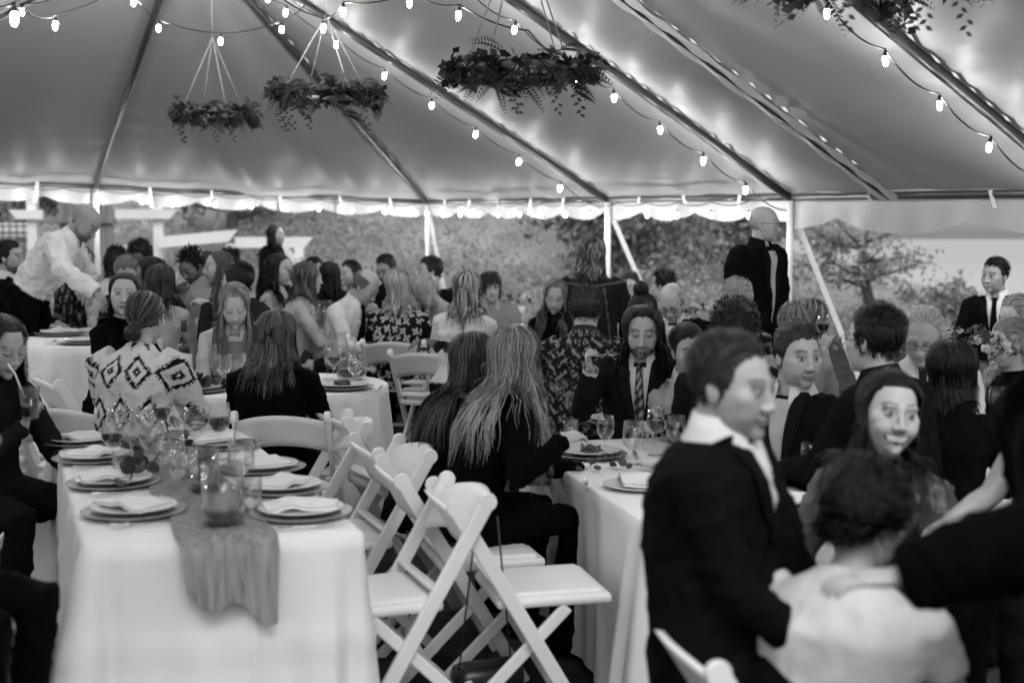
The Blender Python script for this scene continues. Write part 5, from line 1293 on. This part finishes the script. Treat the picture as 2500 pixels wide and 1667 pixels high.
def floral_small(x, y, z, t):
    u = np.arctan2(x, -y) * .16; P = np.stack([u, z, 0 * z], 1); a = wob(P, 95, 3) + .6 * wob(P, 190, 7); return np.where(a > .38, .3, np.where(a > .2, .13, .03))
def aztec(x, y, z, t):
    u = np.arctan2(x, -y) * .2; per = .185; q = (z + .03) / per * .98; row = np.floor(q); a = (u / per + .5 * (row % 2)); a = a - np.round(a); b = q - row - .5
    tri = lambda v: np.abs(v * 2 - np.floor(v * 2 + .5) * 1.0) * 2
    d = np.abs(a) * .95 + np.abs(b) * 1.0; ang = np.arctan2(b, a); saw = np.abs(((np.abs(a) - np.abs(b)) * 9) % 1 - .5) * 2
    dark = ((d > .33 - .02) & (d < .38 + .12 * saw)) | ((d < .1 + .04 * saw) & (d > .035))
    alt = (row % 3 == 1); dark2 = (d > .22) & (d < .42) & (np.abs(((b + .3 * np.abs(a)) * 9) % 1 - .5) < .23) | ((d < .16) & (d > .06))
    return np.where(dark, .02, .6)
def stripes(f=.02): return lambda a, b: .55 if ((a * .44 + (b - .5) * .05) / .055) % 1 < .28 else .06
def plaid(x, y, z, t): return t * np.where((np.abs((x / .02) % 1 - .5) < .12) | (np.abs((z / .02) % 1 - .5) < .12), .7, 1.0)
def stripev(x, y, z, t): return np.where(np.abs((np.arctan2(x, y) * .15 / .03) % 1 - .5) < .1, .3, t)
def knit(x, y, z, t): return t * (.85 + .3 * (np.sin(z * 420) * np.sin(x * 380 + y * 380) > 0))
person('bald bearded server in a white shirt bending over the table', 208, 497, 590, 8.8, 82, tyaw=90, pitch=38, lean=37, pose='stand', beard=.92, beard_tone=.02, scalp=.3, hair_tone=.06, skin=.27, top_tone=.68, leg_tone=.008, belt=.45, collar=.7, vox=.011, loose=2.0, puff=1.25,
       arms=dict(R=(*at(232, 712, 8.4), dict(world=1, dir=(0, .6, -.8), pole=(1, -.6, -.2))), L=(*at(205, 715, 8.9), dict(world=1, pole=(-.6, .1, -.8)))), head=dict(jaw=1.05))
person('dark bearded man in a dark suit at the far left edge', 25, 590, 668, 9.6, 85, hair_tone=.015, hairdo=SHORT(), beard=.9, skin=.33, **suit)
person('woman with shoulder length light brown hair behind the server', 198, 602, 668, 10.8, 70, pitch=25, sex='f', hair_tone=.16, hairdo=BOB(hi=.3), eyes=.1, top_tone=.03, pattern=stripev, leg_tone=None)
person('man whose cropped dark hair tops the heads right of the server', 288, 604, 664, 11.7, 170, hair_tone=.02, hairdo=CROP(), skin=.3, top_tone=.4)
person('man with full black curls and dark glasses looking down', 342, 593, 660, 11.2, -20, pitch=28, hair_tone=.012, hairdo=CURL(), skin=.13, glasses='dark', top_tone=.02, beard=.5)
person('black haired guest in a pale shirt seen from behind near the curls', 283, 618, 682, 10.6, 175, pitch=10, hair_tone=.012, hairdo=BOB(len=.13), top_tone=.6)
person('woman with pulled back fair hair half hidden behind the dark haired woman', 310, 632, 706, 9.6, 10, pitch=25, sex='f', hair_tone=.2, hairdo=BACK(len=.16), eyes=.1, skin=.40, top_tone=.03)
person('dark curly haired woman in black facing left in the left group', 366, 630, 706, 9.3, -55, pitch=18, sex='f', hair_tone=.015, hairdo=LONG(len=.22, wave=.01), skin=.26, top_tone=.02, eyes=.1)
person('long brown haired woman seen from behind in a pale top', 396, 646, 730, 8.5, 172, sex='f', hair_tone=.05, hairdo=LONG(len=.34, tvar=.4), top_tone=.45, sleeve=.7)
person('dark haired woman in black facing the camera, lips parted', 303, 665, 770, 7.2, 14, tyaw=60, pitch=-2, roll=4, sex='f', hair_tone=.012, hairdo=LONG(len=.36, vol=.012, wave=.0015, n=620), skin=.40, gaze=-.6, mouth_open=True, top_tone=.008, leg_tone=.008, eyes=.8)
person('woman wrapped in a white shawl with dark zigzag diamonds', 357, 727, 826, 5.95, 168, pitch=8, sex='f', hair_tone=.04, lean=14, hairdo=dict(style='gather', to=(0, -.125, -.055), len=.2, vol=.008, cap=.012, n=480, mess=.1, hi=.22, hif=.18, buns=[((0, -.118, -.075), .036, .045)]), skin=.37, vox=.0075, pattern=aztec, leg_tone=.6, puff=1.45, shoulders=1.16, garment='shawl')
person('bearded dark haired man looking down with his hand at his mouth', 466, 610, 688, 9.7, -30, pitch=32, hair_tone=.012, hairdo=CROP(len=.03), skin=.2, beard=.85, eyes=.1, top_tone=.5, sleeve=.7, arms=dict(R=(-.02, .2, -.1)))
person('woman whose pale face peeps out behind the tall brown haired woman', 500, 616, 680, 10.6, -62, sex='f', hair_tone=.05, hairdo=LONG(), skin=.37, top_tone=.3)
person('brown haired woman in profile with long hair chewing', 532, 614, 690, 9.6, -68, sex='f', hair_tone=.07, hairdo=LONG(len=.4, vol=.014, hi=.14), skin=.39, top_tone=.55, sleeve=.7)
person('black haired man seen from behind at the back of the left group', 566, 608, 672, 11.6, 140, hair_tone=.012, hairdo=CROP(), skin=.25, top_tone=.1)
person('black haired man sipping wine, dark sweater, seen from behind', 578, 645, 735, 8.35, -112, pitch=6, hair_tone=.01, hairdo=SHORT(captop=.02, len=.06), skin=.35, top_tone=.035, lean=14, arms=dict(L=(.02, .3, -.02, dict(dir=(0, 1, .3), curl=1.0))))
person('fair haired woman in a pale blazer looking down at her plate', 573, 690, 797, 7.55, 12, tyaw=8, pitch=26, roll=-3, sex='f', s=1.05, hair_tone=.2, hairdo=LONG(len=.42, vol=.012, hi=.38, hif=.5, n=620, wave=.003, face=.066), skin=.46, eyes=.1, top_tone=.55, lapel=.55, collar=None, shirt=.3, vbot=.3, vw=1.3, arms=dict(R=(.06, .34, -.36, dict(fine=1)), L=(-.16, .32, -.37)), lean=16)
person('dark long haired woman standing outside beyond the tables', 674, 549, 598, 15.4, 78, sex='f', pose='stand', hair_tone=.012, hairdo=LONG(len=.4, vol=.012), skin=.4, top_tone=.015)
person('dark haired woman in a pale print top turned right', 683, 620, 694, 10.0, 72, sex='f', hair_tone=.03, hairdo=LONG(len=.34, fwd=-.4), skin=.40, top_tone=.5, pattern=plaid, pitch=8)
person('woman with a brown bob and beige blazer turned away right', 752, 639, 717, 9.35, 118, sex='f', hair_tone=.08, hairdo=BOB(len=.2, hi=.2, vol=.024), skin=.40, top_tone=.5, lapel=.5, collar=.5, arms=dict(R=(.1, .36, -.4, dict(curl=.9))), tyaw=100)
person('man whose dark hair shows above the brown bob', 768, 632, 694, 11.3, 20, hair_tone=.015, hairdo=SHORT(), skin=.35, top_tone=.05)
person('woman with long straight black hair seen from behind', 806, 641, 704, 10.8, 176, sex='f', hair_tone=.008, hairdo=LONG(len=.4, vol=.016, wave=.0), top_tone=.01)
person('smiling dark haired woman far back above the bald man', 852, 641, 697, 12.2, -40, sex='f', hair_tone=.03, hairdo=BACK(len=.16), skin=.40, smile=1.0, top_tone=.3)
person('bald older man in a white shirt and dark tie, head bowed', 893, 662, 740, 9.3, 72, tyaw=55, pitch=38, hair_tone=.16, hairdo=THIN(), skin=.36, eyes=.1, top_tone=.68, collar=.7, tie=.015, tie_len=.5, lean=20)
person('dark bearded man with sideswept hair at the back centre', 942, 626, 690, 11.8, -30, pitch=15, hair_tone=.012, hairdo=SHORT(captop=.022), skin=.3, beard=.8, glasses='dark', top_tone=.02)
person('blonde woman from behind in a black top with big pale flowers', 973, 654, 740, 9.35, 178, sex='f', s=1.04, hair_tone=.32, hairdo=BOB(len=.25, hi=.5, vol=.02, tvar=.4, n=600), top_tone=.03, vox=.0085, pattern=floral_big, leg_tone=None, shoulders=1.08, lean=4)
person('grey blonde guest bowing low between the flower print and dark suit', 1036, 676, 748, 9.6, -60, pitch=40, sex='f', hair_tone=.38, hairdo=BOB(len=.12, hi=.55, vol=.02), skin=.40, eyes=.1, top_tone=.4, lean=25)
person('dark curly haired man in a dark suit and open white collar, back centre', 1048, 632, 696, 10.9, -75, tyaw=-140, hair_tone=.025, hairdo=SHORT(wave=.006, captop=.018), skin=.37, shoulders=1.1, **suit)
person('blonde woman from behind in a white sweater, streaked hair', 1140, 661, 748, 8.5, 174, sex='f', hair_tone=.1, hairdo=BOB(len=.29, hi=.5, hif=.6, vol=.022, n=560, tvar=.35), top_tone=.66, pattern=None, shoulders=1.05, lean=6)
person('boy with a dark bowl fringe facing the camera', 1198, 665, 733, 10.2, 12, s=.97, pitch=6, hair_tone=.015, hairdo=H('fringe', len=.1, vol=.016, grav=.15, cap=.012, n=460), skin=.37, top_tone=.3, sleeve=.3, collar=.4)
person('light brown haired woman looking down beside the flowers', 1357, 680, 764, 9.3, -8, pitch=16, roll=10, sex='f', hair_tone=.14, hairdo=LONG(len=.34, hi=.3, vol=.02, n=520), skin=.37, eyes=.35, top_tone=.01)
person('standing guest from behind with wavy hair and a dark denim jacket', 1442, 586, 668, 9.4, 178, pose='stand', hair_tone=.1, hairdo=BOB(len=.2, hi=.32, hif=.4, wave=.008, wf=60, vol=.045, n=520), top_tone=.035, leg_tone=.03, shoulders=1.12, vox=.01, pattern=lambda x, y, z, t: np.where((y < .0) & ((np.abs(z + .1 - .03 * np.abs(x) / .15) < .006) | ((np.abs(np.abs(x) - .09 + (z + .1) * .12) < .006) & (z < -.1))), .16, t))
person('man from behind with spiky hair and a dark flowered shirt', 1430, 712, 812, 7.2, 172, pitch=10, hair_tone=.08, hairdo=dict(style='spike', len=.03, top=1.7, vol=.003, grav=.0, cap=.01, captop=.008, n=620, mess=.25, adh=0, tvar=.5), skin=.37, top_tone=.05, vox=.0075, pattern=floral_small, leg_tone=None, shoulders=1.12, lean=14, glasses='dark', collar=.06)
person('short haired man far back facing left in a white shirt', 1540, 667, 730, 11.8, -28, hair_tone=.03, hairdo=SHORT(), skin=.37, top_tone=.66, pitch=10)
person('dark haired man with his back half turned, far right of the denim jacket', 1617, 665, 728, 11.4, -120, hair_tone=.02, hairdo=CROP(len=.03), skin=.4, top_tone=.3)
person('woman with a dark top knot bun behind the long haired man', 1572, 724, 812, 7.6, 150, pitch=14, sex='f', hair_tone=.022, hairdo=dict(style='gather', to=(0, -.07, .115), len=.2, vol=.008, cap=.012, n=520, mess=.08, buns=[((0, -.075, .135), .045, .022)]), skin=.37, top_tone=.03)
person('balding old man in glasses and dark jacket looking down', 1640, 694, 782, 8.5, -22, pitch=30, hair_tone=.4, hairdo=THIN(), skin=.40, eyes=.1, glasses='dark', top_tone=.015, leg_tone=.015, collar=.6, lapel=.015)
fp = at(1442, 905, 6.1)
p38 = person('long haired bearded man in a dark suit raising a fork', 1568, 745, 873, 6.3, -6, tyaw=-14, pitch=12, hair_tone=.018, hairdo=LONG(len=.27, vol=.02, grav=.26, part=0, n=700, wave=.004, rec=.012, face=.07), skin=.4, eyes=.4, beard=.97, beard_tone=.008, s=1.03, lapel=.028, collar=.7, top_tone=.028, leg_tone=.02, tie=stripes(), vbot=.33, shoulders=1.08,
       arms=dict(R=(*fp, dict(world=1, dir=(.1, .5, .85), back=(.9, .3, .2), curl=1.5, fine=1, pole=(.35, -.3, -1))), L=(*at(1610, 1035, 5.95), dict(world=1, curl=1.0, fine=1))), lean=10)
person('young man in a pale jacket looking left past the suited man', 1682, 793, 918, 6.2, 10, tyaw=-15, pitch=6, roll=-6, hair_tone=.035, hairdo=SHORT(captop=.014), skin=.40, beard=.35, top_tone=.45, lapel=.45, collar=.7, gaze=-.4, arms=dict(R=(-.06, .2, -.02)), lean=16)
person('short white haired woman seen from behind under the standing man', 1798, 696, 778, 7.7, 176, sex='f', hair_tone=.45, hairdo=dict(CURL(len=.06, tvar=.35, vol=.014), style='crop', adh=.3, cap=.016), skin=.4, top_tone=.06, pattern=floral_small)
person('black haired guest from behind in a dark textured jacket', 1790, 762, 862, 5.9, 178, hair_tone=.008, hairdo=dict(CURL(len=.05, vol=.012), wave=.004), top_tone=.03, pattern=plaid, s=1.08, leg_tone=.03)
person('bald man standing in a dark denim jacket and glasses', 1868, 505, 590, 8.8, 66, tyaw=42, pitch=2, pose='stand', hair_tone=.2, scalp=.2, skin=.37, glasses='dark', puff=1.2, loose=1.6, top_tone=.012, leg_tone=.02, lapel=.014, collar=.014, shirt=.5, vbot=.52, vw=.85, shoulders=1.16, lean=3)
person('grey brown haired guest from behind beside the turning young man', 1942, 752, 838, 7.0, 165, pitch=12, sex='f', hair_tone=.2, hairdo=BOB(len=.13, hi=.4, vol=.022, tvar=.4, part=.03), top_tone=.35)
person('brown streaked head of a guest holding red wine at the back', 1985, 738, 818, 7.9, 120, sex='f', hair_tone=.12, hairdo=BOB(len=.16, hi=.35, vol=.02), skin=.37, top_tone=.4, arms=dict(R=(*at(2010, 850, 7.55), dict(world=1, curl=1.2, dir=(0, .4, .8)))))
person('young man in a dark blazer turning to look right', 1948, 792, 946, 5.25, 18, tyaw=-48, pitch=2, hair_tone=.03, hairdo=SHORT(part=.03, captop=.018, len=.06), skin=.39, beard=.3, gaze=.5, s=1.06, lapel=.022, collar=.66, shirt=.5, top_tone=.02, leg_tone=.02, vbot=.3, lean=4)
person('dark haired man with glasses seen from behind at the right', 2130, 764, 900, 4.85, -138, hair_tone=.01, hairdo=SHORT(len=.05, captop=.022, vol=.01, n=560), skin=.4, glasses='dark', top_tone=.015, leg_tone=.015, collar=.02, s=1.04, shoulders=1.08)
person('grey bearded older man in glasses, white shirt and dark tie', 2255, 752, 886, 6.1, -28, tyaw=-20, pitch=24, roll=4, hair_tone=.5, s=1.08, hairdo=dict(THIN(len=.06, n=420), bald=False, style='back', rec=.016, captop=.004, cap=.008), skin=.39, eyes=.1, beard=.7, beard_tone=.42, beard_len=.016, glasses='dark', brow=.3, top_tone=.68, collar=.7, tie=.04, leg_tone=.03)
person('young man standing far right in a dark suit with a tie clip', 2428, 634, 714, 9.2, -52, tyaw=-28, pose='stand', hair_tone=.015, hairdo=SHORT(captop=.02, part=.04), skin=.3, tie=lambda a, b: .6 if .66 < a < .7 else .012, tie_len=.42, **dict(suit, top_tone=.012, lapel=.012))
person('fair haired woman in profile at the right edge', 2478, 731, 812, 7.9, -75, pitch=10, sex='f', hair_tone=.3, hairdo=BACK(len=.2, hi=.5), skin=.39, top_tone=.3)
person('older woman with short grey hair and dark top in profile', 2458, 786, 896, 6.75, -82, sex='f', s=1.05, hair_tone=.3, hairdo=SHORT(style='back', len=.07, captop=.018, hi=.5, hif=.5), skin=.37, top_tone=.008, leg_tone=.008, arms=dict(R=(.1, .3, -.36, dict(curl=.8))))
person('dark bob haired woman from behind beside the white flowers', 2325, 850, 962, 5.15, 150, pitch=6, sex='f', hair_tone=.012, hairdo=BOB(len=.19, vol=.024, n=560, wave=.001), skin=.40, top_tone=.01, leg_tone=.01, shoulders=1.1)
person('near suited man with short hair, blurred, turned to the right', 1790, 819, 1068, 3.1, 52, tyaw=62, pitch=4, hair_tone=.05, s=1.02, hairdo=SHORT(part=-.05, len=.026, top=2.6, captop=.014, n=800, rec=.006), skin=.36, smile=.4, eyes=.7, beard=.25, lean=0, neck=.6, vbot=.24, shoulders=1.18, torso=1.15, arms=dict(R=(.06, .27, -.5), L=(-.06, .3, -.48)), loose=1.3, **dict(suit, top_tone=.014, lapel=.014))
person('smiling woman with long dark hair and fringe facing the camera', 2170, 905, 1110, 3.95, 6, tyaw=-35, pitch=-4, roll=8, sex='f', hair_tone=.012, hairdo=LONG(len=.4, vol=.014, n=800, wave=.005, hi=.05, hif=.3, rec=.004, face=.074, part=.02, more=[dict(style='side', len=.085, n=260, part=-.05, grav=.12, vol=.012, top=1.0)]), skin=.40, smile=1.0, eyes=1.0, s=1.08, top_tone=.05, leg_tone=.05, satin=True, lean=2)
bride = person('dark haired person bowed away in a white dress, near right', 2120, 1140, 1395, 3.05, 138, pitch=24, sex='f', hair_tone=.007, hairdo=BACK(len=.1, vol=.02, n=900, wave=.003, cap=.04, captop=.015, mess=.25), skin=.36, top_tone=.62, leg_tone=.62, satin=False, loose=.55, vox=.012, lean=16, shoulders=1.35, sleeve=.3, torso=.9)
hx = at(2075, 1470, 2.52)
person('man in black at the right edge reaching an arm round the white dress', 2640, 640, 930, 2.6, -80, lean=8, pose='stand', hair_tone=.015, hairdo=SHORT(), skin=.4, top_tone=.006, leg_tone=.006, shoulders=1.25, puff=1.6, arms=dict(R=(*at(2690, 1600, 2.9), dict(world=1)), L=(*hx, dict(world=1, dir=(.25, 1, -.05), back=(-.1, -.3, 1), curl=.35, fine=1, pole=(-.2, -.1, -1)))), s=1.06)
person('person at the right edge in a pale knitted short sleeve', 2600, 770, 965, 3.75, -75, lean=14, hair_tone=.1, hairdo=SHORT(), skin=.34, top_tone=.5, sleeve=.45, pattern=knit, shoulders=1.15, arms=dict(L=(*at(2330, 1310, 3.55), dict(world=1, pole=(-.2, -.5, -1)))))
straw_hand = at(72, 985, 5.15)
p57 = person('dark haired woman at the left edge drinking through a straw', 4, 774, 912, 5.3, 58, pitch=20, sex='f', hair_tone=.02, hairdo=LONG(len=.32, vol=.014), skin=.37, eyes=.1, top_tone=.03, arms=dict(R=(*at(60, 1040, 5.2), dict(world=1, dir=(0, .4, .9), curl=1.2, fine=1))), s=1.04)
person('person cut by the left edge in a pale rolled sleeve with a bracelet', -185, 800, 1035, 3.45, 84, hair_tone=.05, hairdo=SHORT(), skin=.37, top_tone=.4, leg_tone=.008, sleeve=1.0, puff=1.25, lean=14, arms=dict(R=(*at(-90, 1110, 3.4), dict(world=1, pole=(.2, 1, -.6), curl=.8)), L=(-.1, .15, -.5)))
wav = dict(wave=.009, wf=42)
p59 = person('woman with long wavy blonde hair from behind in black', 1258, 806, 935, 5.2, 158, pitch=10, sex='f', hair_tone=.2, hairdo=LONG(len=.46, hi=.5, hif=.5, vol=.024, n=820, tvar=.35, root=.7, **wav), skin=.40, top_tone=.006, leg_tone=.006, lean=20, tyaw=120, puff=1.12, arms=dict(R=(*at(1375, 1075, 4.95), dict(world=1, dir=(-.3, 1, .2), curl=.6, fine=1)), L=(.0, .36, -.34)), s=1.05)
person('woman with dark brown long hair leaning beside the wavy blonde', 1160, 816, 945, 5.5, 150, pitch=10, sex='f', hair_tone=.035, hairdo=LONG(len=.46, hi=.16, hif=.3, vol=.02, n=700, wave=.006), skin=.40, top_tone=.02, leg_tone=.01, lean=22, side=0, tyaw=115, sleeve=0, neckline=1, s=1.05)
p61 = person('woman from behind in black velvet with a bow in her hair', 676, 767, 868, 6.25, 172, pitch=4, sex='f', hair_tone=.12, hairdo=LONG(len=.3, hi=.28, hif=.35, vol=.02, n=680, wave=.004, root=.7), top_tone=.006, leg_tone=.006, lean=8, shoulders=1.14, puff=1.15)
run_remesh()
# ---- small things held or worn
def addto(sp, name, vf, m, **k): return add(name, vf[0], vf[1], m, sp['E'], base=sp['base'], **k)
def loc(sp, q): return sp['Hc'] + sp['Rm'] @ (np.asarray(q, float) * sp['s'])
for sd in (-1, 1):                                             # the bow
    c = loc(p61, (0, -.125, .012)); Vb = []
    for i in range(7):
        for j in range(5):
            a = i / 6; w = .012 + .03 * math.sin(a * 2.2); Vb.append(loc(p61, (sd * (.004 + .075 * a), -.128 - .018 * math.sin(a * 3.1), .012 + (j - 2) / 2 * w - .012 * a)))
    addto(p61, 'bow', (np.array(Vb), grid_faces(7, 5)), M['black'])
addto(p61, 'bow_knot', box(loc(p61, (0, -.138, .012)), .03, .022, .035, 0, .008), M['black'])
hr = p38['handR']; f0 = hr + np.array([-.01, -.03, .0])
forkV = np.array([v.co[:] for v in FORK.vertices]); d = norm(at(1552, 872, 6.2) - f0); s_ = norm(np.cross(d, (0, 0, 1))); n_ = np.cross(s_, d)
fo = add('fork', f0 + (forkV + np.array([0, .09, 0])) @ (np.array([s_, d, n_]) * np.array([[2.2], [1.05], [2.2]])), [tuple(p.vertices) for p in FORK.polygons], M['silver']); tag(fo, 'fork held up in the long haired man hand', 'fork')
V, F = lathe([(.03, -.06), (.033, -.055), (.041, .065), (.0392, .065), (.031, -.05), (.001, -.05)], 18)
gl = empty('tumbler', straw_hand, 'tumbler with a straw held by the woman at the left edge', 'glass')
add('bowl', V, F, M['glass'], gl); V, F = lathe([(.001, -.048), (.0305, -.048), (.036, .02), (.001, .02)], 16); add('drink', V, F, M['wine'], gl)
V, F = tube([(0.005, 0, -.045), (-.05, -.01, .12), (-.075, -.015, .16)], .004, 6); add('straw', V, F, M['white_resin'], gl)
